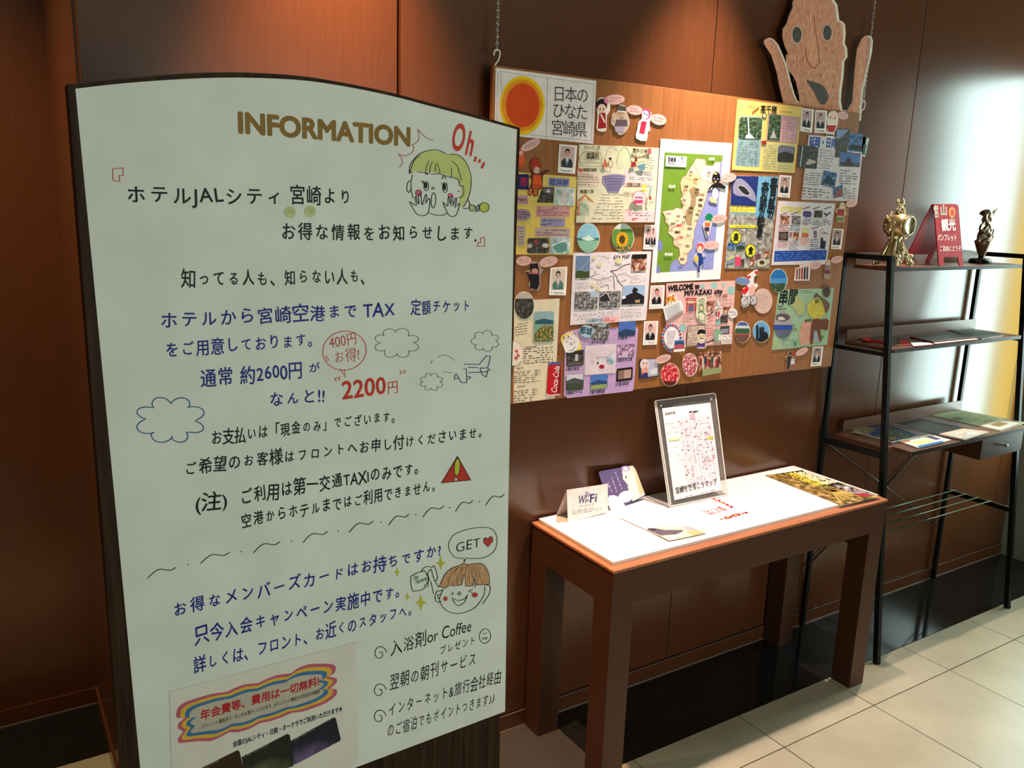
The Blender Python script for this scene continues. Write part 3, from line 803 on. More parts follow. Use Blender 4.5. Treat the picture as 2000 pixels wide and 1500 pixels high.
# chains and hooks
def chain(px, py, lab):
    a = at_y(px, py, BY); x, y, z = a[0], a[1]+.004, a[2]
    c = empty('hanging_chain', (x, y, z), lab, 'chain', 'chains holding the notice board')
    pts = [(.0026*math.cos(R(t)), 0, .0052*math.sin(R(t))) for t in range(0, 360, 36)]
    v, f = sweep(pts, .0009, 6, True)
    me = bpy.data.meshes.new('link'); me.from_pydata([tuple(p) for p in v], [], f); me.materials.append(CHROME)
    me.polygons.foreach_set('use_smooth', [True]*len(f)); me.update()
    n = int((CE*S-z)/.0078)
    for i in range(n):
        o = bpy.data.objects.new('link', me); COL.objects.link(o); o.parent = c; o.location = (0, 0, .004+i*.0078); o.rotation_euler = (0, .35, R(45 if i % 2 else -45))


chain(972, 100, 'steel chain above the left corner of the notice board')
chain(1688.5, 198, 'steel chain above the right corner beside the brown face cut-out')
for (pp, lab) in (([(972, 127), (969, 138), (972, 142), (976, 136)], 0), ([(1683, 222), (1681, 230), (1684, 228), (1686, 222)], 1)):
    a = at_y(*((972, 104) if not lab else (1688, 203)), BY); b = at_y(*((967.5, 128) if not lab else (1680, 219)), BY)
    x, y, z = a[0], a[1]+.003, a[2]; p = []
    for t in range(-60, 200, 26): p.append((x+.008*math.cos(R(t)), y, z+.007*math.sin(R(t))))
    p = [(x-.008, y+.002, z-.006)]+[(x+.009*math.cos(R(t)), y, z+.009*math.sin(R(t))) for t in (170, 130, 90, 50, 10)]+[(x+.004, y, z-.016), (b[0]+.002, y, b[2]+.004), (b[0], y+.001, b[2]-.002)]
    p = spline(p, False, 3)
    o = tube('wire_hook', p, .0021, WHITEPLASTIC, None, 8); tag(o, 'white wire hook between chain and '+('left' if not lab else 'right')+' corner of the notice board', 'hook', 'hooks of the notice board')
bf = BF(.0030)
bf.line([(970, 139), (973, 143), (976, 150), (981, 181)], .8, 'c8c4c0'); bf.line([(977, 133), (979, 150), (982, 180)], .7, 'd8d4d0'); bf.ell(973.5, 138, 2.2, 4, 'f0e8e4'); bf.make('tie_string', nb)

# clay-figure face standing behind the board's right end
hf = Flat((0, (BY+.0152)*S, 0), (1, 0, 0), (0, 0, 1), .0, .0001)
hz = lambda p: z_(1480, 0, .2, p)
body = [(300, 1180), (245, 1000), (205, 830), (180, 700), (130, 540), (60, 430), (58, 395), (95, 372), (135, 390), (180, 440), (232, 560), (275, 680), (300, 790), (335, 910), (360, 975), (385, 1005), (402, 985), (397, 920), (368, 800), (345, 750), (300, 690), (270, 620), (270, 540), (290, 520), (255, 440), (235, 350), (240, 280), (275, 232), (300, 150), (335, 70), (332, 30), (350, -10), (400, -70), (520, -110), (650, -80), (705, -20), (755, 50), (765, 120), (775, 205), (800, 210), (830, 240), (837, 330), (828, 430), (850, 470), (855, 560), (825, 600), (815, 750), (797, 880), (790, 980), (805, 1075), (870, 1085), (925, 990), (935, 850), (950, 650), (970, 480), (1010, 385), (1045, 350), (1085, 355), (1102, 400), (1095, 500), (1070, 620), (1040, 760), (1010, 880), (1000, 980), (985, 1180)]
hf.slab(hz(body), .009, 'e8dccb', 'efe4d8')
cxm = 570
hf.poly(hz([(x+(7 if x < cxm else -2), y+2) for x, y in body]), HANIWA)
sn = empty('clay_figure_cutout', tuple(hf.P(1590, 200, 0)), 'big brown cut-out of a clay figure face with raised arms above the board', 'cut-out')
hf.make('face_panel', sn)
hf.poly(hz([(470, 470), (485, 300), (500, 120), (520, 60), (545, 60), (555, 200), (585, 400), (596, 560), (588, 640), (540, 668), (505, 640), (480, 560)]), tex('nose_shading', (.55, .19, .08), (.80, .42, .27), rough=.75, scale=(30, 30, 4), nscale=7, detail=8))
hf.line(hz([(468, 470), (475, 560), (500, 625), (540, 667), (590, 635), (597, 560), (585, 430), (562, 300), (550, 150)]), 1.4, '8a4428', smooth=2)
hf.make('nose', sn)
for (x, y, a, b) in ((383, 340, 46, 80), (680, 320, 43, 76)):
    p = hz([(x, y)])[0]; hf.ell(p[0], p[1], a*.2+1.2, b*.2+1.2, 'e4cdbc'); hf.ell(p[0], p[1], a*.2, b*.2, SCRIBBLEBLACK); hf.make('eye', sn)
hf.poly(spline(hz([(478, 788), (540, 798), (600, 815), (650, 850), (688, 925), (680, 985), (640, 1022), (600, 995), (545, 890)]), True, 3), SCRIBBLEBLACK); hf.make('mouth', sn)
rg = random.Random(3)
for i in range(90):
    x = rg.uniform(300, 800); y = rg.uniform(380, 1040)
    if 460 < x < 610 and y < 680: continue
    if 478 < x < 690 and y > 780: continue
    hf.off = .0105+i*.000002; p = hz([(x, y), (x+rg.uniform(-8, 3), y+rg.uniform(6, 26))]); hf.line(p, rg.uniform(.4, .9), rg.choice(['a85030', '8a4028', 'c06a48']))
hf.make('pencil_strokes', sn)

# ---- papers
GP = 'papers on the notice board'
PCOL = dict(bg='d8b8b4', suit='15141c', face='c98f7c', hair='1c1416')


def portrait(b, q, bg='e0bab8', suit='14131b', face='cf9482', kind=0):
    b.poly(q, bg)
    p = lambda s, t: Q(q, s, t)
    b.poly([p(.14, 1), p(.10, .74), p(.26, .60), p(.40, .54), p(.62, .54), p(.78, .60), p(.92, .76), p(.90, 1)], suit)
    b.poly([p(.40, .54), p(.51, .80), p(.62, .54), p(.56, .48), p(.45, .48)], 'd6c8cc')
    b.line([p(.36, .56), p(.50, .92), p(.66, .56)], .8, 'c8c0b8')
    c = p(.50, .27); w = abs(p(1, .5)[0]-p(0, .5)[0]); hh = abs(p(.5, 1)[1]-p(.5, 0)[1])
    b.ell(c[0], c[1], w*.17, hh*.165, '1e1618', n=14); c = p(.505, .335); b.ell(c[0], c[1], w*.135, hh*.135, face, n=14)
    if kind == 1: b.poly([p(.62, .35), p(.75, .44), p(.70, .62), p(.58, .5)], face)
    for s_ in (.45, .56): e = p(s_, .33); b.ell(e[0], e[1], .5, .5, '2a1c1c', n=6)


def polaroid(q, label, sig='', **kw):
    b = BF(kw.pop('start', .0008)); b.slab(q, .0012, 'f2eae8', 'd8ccc8')
    inner = sub(q, .10, .90, .05, .80)
    if kw.pop('two', False):
        b.poly(inner, 'e0bab8')
        portrait(b, sub(inner, 0, .52, .05, 1)); b.off += .0001; portrait(b, sub(inner, .46, 1, 0, 1))
    else: portrait(b, inner, **kw)
    b.text(sig or 'S. Yamada', Q(q, .12, .94), Q(q, .88, .95), 4.0, '2a2020', .0, .5, slant=.25)
    b.make('name_photo', None, label, 'photo', 'staff photos on the notice board')


polaroid([(1092, 281.5), (1127, 284.5), (1122.5, 339.7), (1088.8, 336.7)], 'staff photo with glossy glare just below the sun poster', 'Takagishi K', suit='26343a', bg='c9aaa6')
polaroid([(1565.7, 211), (1589.3, 214.3), (1585.3, 259.3), (1562, 256)], 'staff photo touching the right edge of the yellow Takachiho sheet', 'T. Ikinawa', bg='b8a0a0')
polaroid([(1592, 215.2), (1615, 216.3), (1613, 260.2), (1589.8, 259)], 'staff photo beside the red and white doll in the top right corner', 'K. Suenaka', bg='b8a0a0')
polaroid([(1522.5, 342.2), (1545.7, 343.6), (1541.8, 386.5), (1518.7, 384.5)], 'staff photo beside the large Aoshima lettering', 'K. Kitayama', bg='b09890')
polaroid([(1626.7, 446.8), (1647, 447.5), (1642.3, 487), (1622.5, 485.8)], 'staff photo to the right of the sheet with the blue box', 'Sonoko I', bg='9a8680')
polaroid([(1258.7, 438.8), (1285, 440), (1284, 487.5), (1255.5, 486.8)], 'photo of two staff members at the left edge of the green map', 'Hanami  Noriko', two=True)
polaroid([(1074.8, 523), (1107.8, 520.8), (1104.8, 576.7), (1071.8, 576.3)], 'pale glare-washed staff photo beside the black doll cut-out', 'T. Fukumoto', bg='d8c2b0', suit='4a7468', face='c0a898')
polaroid([(1270.2, 558), (1298, 557), (1295.3, 602.3), (1266.8, 603.8)], 'photo of a staff member with a raised hand beside the pink welcome sheet', 'Junko F', kind=1)
polaroid([(1257.3, 627.8), (1285.5, 627), (1282.5, 672.8), (1254.8, 674)], 'staff photo to the right of the lilac sheet', 'K. Owaki')
polaroid([(1587.6, 677.8), (1607.5, 676.7), (1603, 713.8), (1583, 715.6)], 'staff photo at the bottom right corner of the notice board', 'Takashi Y', bg='90807c')


def bubble(cx, cy, rx, ry, rot, label, start=.0022, col='d6aca6', n=2):
    b = BF(start); b.ell(cx, cy, rx, ry, col, rot, 22, th=.0006, edge='c8a8a4')
    a = R(rot); c, s_ = math.cos(a)*rx*.62, math.sin(a)*rx*.62
    b.lines([(cx-c, cy-s_-ry*.5), (cx+c, cy+s_-ry*.5), (cx+c, cy+s_+ry*.5), (cx-c, cy-s_+ry*.5)], n, 'a03a4a', int(cx), .2, 5)
    b.make('speech_bubble', None, label, 'bubble', 'pink speech bubbles on the notice board')


bubble(1200, 194.5, 20, 10, -3, 'pink speech bubble of the tall black-haired doll at the top')
bubble(1239.5, 215, 15.5, 9.5, 8, 'pink speech bubble between the warrior doll and the hooded doll')
bubble(1286, 233.5, 15.5, 10.5, 14, 'pink speech bubble to the right of the pink hooded doll')
bubble(1036, 283, 21, 9, -28, 'pink speech bubble just under the orange sun, partly behind the sign')
bubble(1646, 225.5, 11, 8, 14, 'pink speech bubble at the top right corner of the board')
bubble(1422.5, 347, 15.5, 9, -8, 'pink speech bubble of the penguin on the map', .0042)
bubble(1404.5, 427.5, 15.5, 8.5, -12, 'pink speech bubble of the green-haired doll on the map', .0042)
bubble(1389.5, 479, 15.5, 8.5, -6, 'pink speech bubble of the doll in blue overalls on the map', .0042)
bubble(1663, 397, 11.5, 7.5, -18, 'pink speech bubble above the sheet with many product pictures', .0034)
bubble(1634.5, 506.8, 12, 6.8, -14, 'pink speech bubble next to the small rabbit-eared doll', .0034)
bubble(1592.5, 518.8, 11, 7, -18, 'pink speech bubble above the cut-out group of people', .0034)
bubble(1023, 509.5, 15, 9.5, -4, 'pink speech bubble left of the black doll, cut by the sign edge')
bubble(1071, 511, 18.5, 10, -14, 'pink speech bubble to the right of the black doll')
bubble(1566, 686.8, 13, 6, -28, 'pink speech bubble below the green Kushima sheet')
bubble(1295, 701, 16, 7.5, -20, 'pink speech bubble on the photo with the drinking cup', .0034)

# orange sun poster
b = BF(); q = [(967.5, 132), (1164, 158), (1158, 281), (966, 262)]
b.slab(q, .0014, 'e8dcdc', 'f4eeee')
b.line([(972, 139), (1160, 164), (1154.5, 275), (970, 257)], .8, '8a8a98', True)
b.line([(1069.7, 151.5), (1066.7, 270)], .8, '8a8088')
b.ell(1020.2, 205.9, 44, 57.5, 'f0c400', n=40); b.ell(1019.8, 205.9, 39.5, 50.8, 'e8911c', n=40); b.ell(1020.8, 205.9, 32.8, 43, 'd8480e', n=40)
for (t, A, B) in (('\u65e5\u672c\u306e', (1080.5, 195), (1149, 199)), ('\u3072\u306a\u305f', (1079, 227.5), (1147.5, 232.5)), ('\u5bae\u5d0e\u770c', (1077, 261), (1145.5, 266))): b.text(t, A, B, 27, '3a3036', -.004, xs=1.0)
b.make('sun_poster', None, 'white poster with an orange sun and black Japanese lettering at the top left', 'poster', GP)


# plain doll cut-outs
def cut(label, outline, fills, start=.0016, edge='e8dcd4', rim=True, name='doll_cutout', th=.0010, cat='cut-out', group='cut-outs on the notice board'):
    b = BF(start)
    if outline: b.slab(outline, th, edge, 'd8c8bc')
    for f in fills:
        if f[0] == 'e': b.ell(*f[1:6], *(f[6:] or ()))
        elif f[0] == 'l': b.line(f[1], f[2], f[3], smooth=2 if len(f[1]) > 2 else 0)
        else: b.poly(f[1], f[2])
    b.make(name, None, label, cat, group)


Z2 = lambda p: z_(1160, 160, .15, p)
cut('tall doll cut-out with black hair and a red kimono at the top left', spline(Z2([(95, 200), (200, 260), (205, 380), (165, 440), (165, 560), (150, 640), (60, 640), (30, 590), (45, 450), (35, 330), (45, 240)]), True, 2),
    [('e', 1175.5, 205.5, 10.5, 13, '1c1014'), ('e', 1175.5, 212, 8.5, 9, 'e8c4b4'), ('p', Z2([(70, 410), (150, 400), (160, 600), (50, 610)]), '9c1a22'), ('p', Z2([(80, 420), (100, 420), (150, 520), (135, 535)]), 'e8dcd0'), ('e', 1184, 197, 4, 5, 'd87a98'),
     ('e', 1172.5, 213, .9, 2.2, '1a1014'), ('e', 1179, 213, .9, 2.2, '1a1014'), ('e', 1176, 219, 1.6, .7, 'c02030')])
cut('small warrior doll cut-out with a grey helmet and striped trousers', spline(Z2([(345, 290), (425, 330), (430, 400), (465, 520), (440, 610), (380, 680), (310, 680), (260, 580), (220, 540), (230, 430), (290, 400), (310, 330)]), True, 2),
    [('e', 1213.5, 222, 8.5, 8.5, 'b89880'), ('p', Z2([(320, 300), (420, 325), (420, 380), (300, 370)]), '4a4c48'), ('l', Z2([(300, 378), (420, 392)]), 2, 'd8d4cc'), ('p', Z2([(290, 490), (430, 490), (440, 575), (270, 575)]), '5a4a58'),
     ('p', Z2([(265, 580), (400, 590), (390, 660), (280, 650)]), '9a90a8'), ('e', 1199, 228, 4, 9, 'c8a890'), ('e', 1211, 221, 1, 1, '201818'), ('e', 1216, 221, 1, 1, '201818'), ('l', Z2([(340, 455), (360, 470), (385, 455)]), 1, '5a1c1c')], edge='b8a898')
cut('white doll cut-out with a pink hood and scarf', spline(Z2([(680, 350), (745, 400), (745, 480), (720, 540), (730, 630), (700, 650), (680, 770), (545, 735), (560, 620), (580, 520), (620, 480), (620, 400)]), True, 2),
    [('e', 1262, 222.5, 9.3, 10.8, 'e04878'), ('e', 1260.5, 224, 6.5, 8.2, 'f0e4e6'), ('p', Z2([(620, 510), (690, 520), (655, 680), (590, 665)]), 'c82a48'), ('e', 1259, 221.5, 1.1, 1.9, '201820'), ('e', 1263.5, 224, 1.1, 1.9, '201820')])
cut('orange-dressed doll with a red cap overlapping the yellow sheet', spline(z_(980, 280, .15, [(465, 185), (510, 280), (510, 370), (600, 340), (620, 360), (535, 420), (530, 580), (480, 600), (470, 680), (410, 690), (400, 640), (370, 685), (335, 650), (370, 560), (390, 470), (355, 440), (400, 380), (370, 330), (385, 230)]), True, 2),
    [('e', 1046, 322, 10, 13, 'a8321e'), ('e', 1048.5, 332.5, 7, 6.5, 'd8b09c'), ('p', z_(980, 280, .15, [(410, 410), (510, 410), (530, 575), (400, 580)]), 'd8521e'), ('l', z_(980, 280, .15, [(402, 545), (530, 555)]), 2, 'a81c18'),
     ('p', z_(980, 280, .15, [(365, 590), (400, 590), (390, 670), (345, 655)]), 'b8642a'), ('p', z_(980, 280, .15, [(420, 590), (465, 590), (460, 675), (415, 680)]), 'b8642a'), ('e', 1044, 331, 1, 1.8, '2a1410'), ('e', 1053, 333, 1, 1.8, '2a1410')], .0042, '5a2818')
cut('small orange doll peeking past the edge of the information sign', z_(980, 280, .15, [(180, 60), (270, 60), (290, 150), (300, 250), (270, 310), (180, 320)]),
    [('e', 1017.5, 294, 5, 6, 'b83a24'), ('e', 1017.5, 299, 4, 4.5, 'd8a890'), ('p', z_(980, 280, .15, [(190, 160), (285, 160), (297, 245), (190, 255)]), 'd85c30')], edge='c84a28')
cut('black doll cut-out with raised arms below the yellow sheet', spline(z_(990, 460, .15, [(320, 345), (400, 350), (445, 440), (475, 440), (430, 520), (435, 640), (400, 720), (370, 690), (310, 710), (285, 640), (310, 540), (245, 470), (270, 460), (310, 440)]), True, 2),
    [('p', z_(990, 460, .15, [(310, 370), (400, 360), (420, 440), (425, 640), (395, 700), (300, 690), (300, 560), (255, 475), (300, 480)]), '14101a'), ('e', 1044.5, 529.5, 6.5, 5.5, 'c08878'), ('l', z_(990, 460, .15, [(285, 490), (430, 495)]), 2.4, 'b86078')], edge='a89488')
cut('small white-faced doll with a red dress in the top right corner', spline(z_(1400, 160, .15, [(1500, 378), (1560, 395), (1580, 470), (1560, 600), (1530, 650), (1520, 720), (1420, 710), (1440, 600), (1435, 460)]), True, 2),
    [('e', 1626, 226.5, 9, 10, 'e8c8bc'), ('p', z_(1400, 160, .15, [(1440, 565), (1560, 565), (1525, 650), (1450, 655)]), 'b02020'), ('e', 1622, 229, 1, 2, '201414'), ('e', 1631, 231, 1, 2, '201414'), ('l', z_(1400, 160, .15, [(1430, 690), (1520, 695)]), 3, '1c1418')])
cut('small red-shirted doll at the right edge above a staff photo', spline(z_(1420, 320, .15, [(1500, 500), (1540, 540), (1545, 610), (1560, 650), (1520, 690), (1520, 760), (1420, 750), (1430, 660), (1405, 600), (1460, 560)]), True, 2),
    [('e', 1645, 402, 5.5, 6.5, 'd8c4a4'), ('p', z_(1420, 320, .15, [(1440, 590), (1530, 590), (1520, 680), (1430, 670)]), '982a2e'), ('p', z_(1420, 320, .15, [(1425, 690), (1520, 700), (1510, 750), (1430, 745)]), '6a7848'), ('e', 1643, 401, .8, 1.2, '201414'), ('e', 1648, 402, .8, 1.2, '201414')], edge='b8a480')
cut('small rabbit-eared doll in dark shorts near the right edge', spline(z_(1420, 500, .15, [(1290, 60), (1345, 50), (1350, 120), (1330, 190), (1340, 280), (1310, 300), (1260, 280), (1270, 180), (1275, 100)]), True, 2),
    [('e', 1617.5, 513, 5, 6, 'd0a898'), ('p', z_(1420, 500, .15, [(1280, 120), (1330, 120), (1325, 180), (1275, 180)]), '887078'), ('p', z_(1420, 500, .15, [(1270, 180), (1335, 185), (1335, 235), (1270, 230)]), '6a1c20')], edge='a08878')
cut('cut-out group of five people in costume under the blue box sheet', z_(1420, 500, .15, [(890, 145), (935, 150), (945, 120), (1085, 110), (1068, 320), (870, 320)]),
    [('p', z_(1420, 500, .15, [(900+i*34, 165-i*6), (925+i*34, 160-i*6), (918+i*34, 305), (893+i*34, 305)]), c) for i, c in enumerate(('8a5048', '6a6058', 'b02a28', '24242c', '3c3c48'))] +
    [('e', 1420+(908+i*36)*.15, 500+(160-i*6)*.15, 1.9, 2.2, 'd0a08c') for i in range(5)])
cut('cut-out couple in a dark suit and a white dress at the bottom right', spline(z_(1420, 500, .15, [(800, 1250), (880, 1250), (915, 1300), (880, 1330), (890, 1470), (830, 1475), (770, 1480), (780, 1370), (745, 1315), (790, 1300)]), True, 2),
    [('p', z_(1420, 500, .15, [(790, 1300), (840, 1310), (825, 1400), (805, 1475), (775, 1475)]), '2a1c20'), ('e', 1543.5, 690, 3, 3, '3a2424'), ('e', 1550, 691, 3.4, 3.4, 'a02a1c'), ('p', z_(1420, 500, .15, [(835, 1340), (875, 1335), (880, 1410), (825, 1410)]), 'd0c4cc'), ('l', z_(1420, 500, .15, [(865, 1410), (875, 1465)]), 1.6, '9a3a34')], edge='8a6a50')
cut('penguin doll cut-out with spread wings at the top of the map', spline(z_(1220, 300, .15, [(1190, 245), (1240, 290), (1250, 370), (1320, 430), (1300, 465), (1220, 450), (1215, 560), (1200, 600), (1205, 650), (1120, 640), (1095, 600), (1130, 560), (1140, 470), (1090, 480), (1090, 450), (1140, 390), (1135, 300)]), True, 2),
    [('e', 1399, 348, 8, 13, '16121a'), ('p', z_(1220, 300, .15, [(1140, 400), (1250, 380), (1320, 435), (1300, 462), (1215, 440), (1225, 510), (1140, 500), (1145, 430), (1095, 478), (1092, 455)]), '1a1218'), ('e', 1397, 379, 6.5, 12, 'c4c2e0'),
     ('p', z_(1220, 300, .15, [(1110, 575), (1200, 600), (1195, 650), (1120, 630)]), 'e8c890'), ('e', 1397.5, 355, 2, 2.4, 'e8b040'), ('e', 1395, 349, 1.2, 1.2, 'e8e0e0'), ('e', 1402, 350, 1.2, 1.2, 'e8e0e0'), ('e', 1397.5, 339, 3.5, 2, 'e0b868')], .0036, 'b8a4a4')
cut('doll cut-out with round green hair on the sea of the map', spline(z_(1220, 300, .15, [(1100, 775), (1145, 820), (1145, 880), (1125, 960), (1085, 1090), (1055, 1085), (1030, 1000), (1015, 930), (1045, 880), (1050, 810)]), True, 2),
    [('e', 1385, 425, 7.5, 8.5, '0e7a58'), ('e', 1383, 435, 4.5, 5, 'e0b898'), ('p', z_(1220, 300, .15, [(1045, 900), (1115, 900), (1105, 950), (1050, 950)]), 'c86a30'), ('p', z_(1220, 300, .15, [(1040, 960), (1105, 960), (1100, 1010), (1040, 1005)]), '2c2840'), ('l', z_(1220, 300, .15, [(1055, 1010), (1080, 1085)]), 2, '4a4660')], .0036, 'c8bcc8')
cut('doll cut-out with red hair and blue overalls holding a yellow bag on the map', spline(z_(1220, 300, .15, [(980, 1150), (1035, 1170), (1035, 1240), (1010, 1290), (1055, 1330), (1010, 1350), (1030, 1430), (1000, 1460), (980, 1560), (945, 1560), (950, 1450), (900, 1400), (905, 1340), (945, 1290), (930, 1220)]), True, 2),
    [('e', 1367.5, 482, 7, 7.5, 'c85048'), ('e', 1367, 485, 4, 4.5, 'f0c8b4'), ('p', z_(1220, 300, .15, [(945, 1290), (1005, 1300), (1030, 1430), (985, 1460), (975, 1545), (950, 1545), (960, 1440)]), '1c3a86'), ('p', z_(1220, 300, .15, [(905, 1340), (960, 1330), (960, 1410), (915, 1405)]), 'e8b850')], .0036, 'c8bcc8')

# Takachiho sheet
Z3 = lambda p: z_(1400, 160, .15, p)
b = BF(); q = Z3([(265, 225), (1108, 325), (1010, 1185), (193, 1145)]); b.slab(q, .0010, 'd8bc68')
b.poly(rq(Z3([(300, 440), (600, 460), (555, 1112), (235, 1095)]), .1, .05), '7d9a9c'); b.poly(Z3([(675, 408), (1080, 470), (1030, 800), (645, 770)]), 'c49aa0'); b.poly(rq(Z3([(600, 790), (1030, 820), (980, 1170), (590, 1135)]), .07), 'b8b47a')
b.line(Z3([(675, 408), (1080, 470), (1030, 800), (645, 770)]), .7, '6a5a50', True)
b.text('\u9ad8\u5343\u7a42', (1484.8, 219.5), (1517, 222), 14, '140c10', .02)
for i in range(5): b.line(Z3([(465+i*18, 420-i*16), (475+i*18, 380-i*14)]), 2, '9a4a2c')
b.lines(Z3([(385, 300), (500, 310), (500, 330), (385, 320)]), 1, '9a8040', 2, .5); b.lines(Z3([(830, 370), (1040, 390), (1040, 415), (830, 395)]), 1, '9a8040', 3, .5)
b.lines(Z3([(305, 760), (550, 775), (520, 1080), (255, 1065)]), 8, '4c6470', 5, .22); b.lines(Z3([(860, 440), (1040, 470), (1010, 785), (845, 770)]), 9, '8a5060', 6, .2)
b.lines(Z3([(615, 815), (780, 825), (770, 1125), (605, 1115)]), 9, '7a6a3c', 7, .2); b.lines(Z3([(800, 1070), (980, 1080), (960, 1150), (790, 1140)]), 2, '7a6a3c', 8, .2)
b.ell(*Z3([(620, 440)])[0], 4.5, 5.5, '2a1c18'); b.ell(*Z3([(620, 440)])[0], 3, 3.8, 'e8d8a0'); b.poly(Z3([(580, 770), (640, 760), (650, 810), (590, 820)]), '8a2430')
sheet = b.make('takachiho_sheet', None, 'yellow sheet headed Takachiho with blue, pink and green boxes', 'paper', GP)
sheet.name = 'yellow_sheet'


def photos(parent, specs, start=.0024):
    for (pts, mat, extra) in specs:
        b = BF(start); b.slab(pts, .0003, mat, 'd0c8c0')
        q_ = pts
        if len(pts) == 16: q_ = [tuple((pts[4*c+1][i]+pts[4*c+2][i])/2 for i in (0, 1)) for c in range(4)]
        elif len(pts) != 4: xs = [p[0] for p in pts]; ys = [p[1] for p in pts]; q_ = sub([(min(xs), min(ys)), (max(xs), min(ys)), (max(xs), max(ys)), (min(xs), max(ys))], .06, .94, .08, .92)
        if extra: extra(b, q_)
        b.make('photo', parent)


def sky_hill(sky, hill, ground=None, y=.5):
    def f(b, q):
        b.poly(sub(q, 0, 1, 0, 1), sky); b.poly([Q(q, 0, y+.08), Q(q, .2, y), Q(q, .45, y-.1), Q(q, .6, y-.05), Q(q, 1, y+.06), Q(q, 1, 1), Q(q, 0, 1)], hill)
        if ground: b.poly(sub(q, 0, 1, y+.25, 1), ground)
    return f


photos(sheet, [(rq(Z3([(290, 460), (590, 470), (575, 745), (285, 735)]), .12), 'forest', lambda b, q: (b.line(Z3([(410, 465), (418, 680)]), 2.2, 'c8ccd0'), b.poly(Z3([(375, 700), (430, 665), (500, 740), (370, 735)]), 'b4b8c0'))),
               (Z3([(685, 422), (842, 440), (818, 765), (655, 752)]), 'forest', lambda b, q: b.poly(Z3([(700, 730), (740, 620), (780, 735)]), 'a8a4a0')),
               (rq(Z3([(805, 822), (1018, 845), (1000, 1052), (785, 1040)]), .14), 'dark', sky_hill('6a6880', '2c2a20', y=.42))])

# Nobeoka and Hyuga sheet
b = BF(); b.slab([(1579, 263.5), (1634, 268), (1686, 292), (1683.5, 306), (1674, 393.5), (1564.8, 389.8)], .0010, 'cfc6ca')
b.text('\u5ef6\u5ca1\u30fb\u65e5\u5411', (1580, 284.5), (1633, 287.5), 17, '2a4a9a', .045)
b.lines([(1602, 290), (1630, 294), (1624, 332), (1598, 330)], 8, '3a3640', 1, .22); b.lines([(1573, 334), (1604, 337), (1600, 364), (1569, 362)], 6, '3a3640', 2, .25, 5); b.lines([(1568, 364), (1620, 370), (1622, 388), (1566, 387)], 4, '2c2834', 3, .3, 8)
b.lines([(1642, 330), (1677, 333), (1673, 362), (1637, 361)], 6, '2c2834', 4, .3, 6); b.lines([(1648, 365), (1672, 366), (1670, 390), (1646, 389)], 5, '2c2834', 5, .3, 4)
sheet = b.make('white_sheet', None, 'white sheet headed in blue letters with waterfall and castle photos at the right', 'paper', GP)
photos(sheet, [(rq([(1559.8, 282.3), (1598.8, 287.5), (1595, 330.3), (1556.8, 327.3)], .06), 'dark', lambda b, q: (b.line([(1568, 285), (1563, 326)], 1.6, 'b0ccc8'), b.poly([(1573, 321), (1580, 310), (1592, 314), (1594, 318), (1580, 322)], 'b8aca8'))),
               ([(1634, 251.5), (1659.5, 252.3), (1653.5, 307.8), (1631, 307.8)], 'dark', lambda b, q: b.poly([(1634, 253), (1658, 253), (1648, 264), (1638, 272), (1633, 268)], '7a90b8')),
               ([(1659, 259.5), (1682, 262), (1692, 268), (1687, 297), (1656, 295)], 'blue', lambda b, q: b.poly([(1657, 290), (1663, 282), (1680, 284), (1687, 296)], '1c1c20')),
               ([(1686, 266), (1697.8, 270.3), (1689.5, 307), (1681, 303)], 'glare', lambda b, q: b.poly([(1687, 282), (1692, 284), (1688, 303), (1683, 301)], '2a4a44')),
               ([(1641.5, 295), (1680.5, 300.3), (1679, 326.5), (1639.3, 325)], 'dark', lambda b, q: (b.poly([(1642, 297), (1680, 302), (1679, 318), (1640, 316)], '4a6aa8'), b.poly([(1648, 325), (1653, 312), (1657, 306), (1663, 314), (1666, 325)], '3a2824'))),
               ([(1609.3, 332.5), (1635.5, 338.5), (1629.5, 367.8), (1603.3, 361)], 'blue', lambda b, q: b.poly([(1610, 350), (1618, 342), (1626, 350), (1630, 362), (1606, 358)], '1c2a34')),
               ([(1626.7, 368), (1645.8, 360.5), (1645.8, 383.8), (1627.8, 387.5)], 'blue', lambda b, q: b.poly([(1630, 387), (1634, 372), (1645, 366), (1645, 383)], '8a4a40'))])

# yellow sheet behind the sign's edge
Z4 = lambda p: z_(980, 280, .15, p)
b = BF(); b.slab([(1000, 335), (1034, 338.5), (1126.3, 345.5), (1118.8, 498), (1000, 497)], .0010, 'd8bc60')
b.poly(rq([(1071.5, 346.5), (1113, 349), (1111, 365), (1071, 363)], .08), '8a86b0'); b.text('\u90fd\u4e95\u5cac', (1073, 361.5), (1110, 363), 12, '3c4a7c', .02)
for (x0, y0, x1, y1, c, n_) in ((1048, 401.5, 1113.5, 424, 'c09090', 4), (1056.5, 425.5, 1103.8, 442.8, '9088ac', 2), (1046, 445, 1113.5, 463, 'b89a96', 3), (1010, 381, 1031.8, 399, 'a8909c', 1), (1010.8, 439.8, 1026.5, 478.8, 'a89a90', 6)):
    b.poly(rq([(x0, y0), (x1, y0+1), (x1-1, y1), (x0-1, y1)], .06), c); b.lines([(x0+2, y0+2), (x1-3, y0+3), (x1-4, y1-2), (x0+1, y1-2)], n_, '8a3444' if c == 'c09090' else '5a4a60', int(x0), .28, 5)
b.ell(1018, 419.5, 19, 12, '8c7888'); b.lines([(1012, 412), (1032, 413), (1034, 427), (1012, 426)], 3, '2c2030', 3, .35, 3)
b.text('\u30ab\u30ab', (1012, 396), (1031, 397), 11, 'b84a5c', .01)
sheet = b.make('yellow_sheet', None, 'yellow sheet with grey and pink labels half hidden by the sign edge', 'paper', GP)
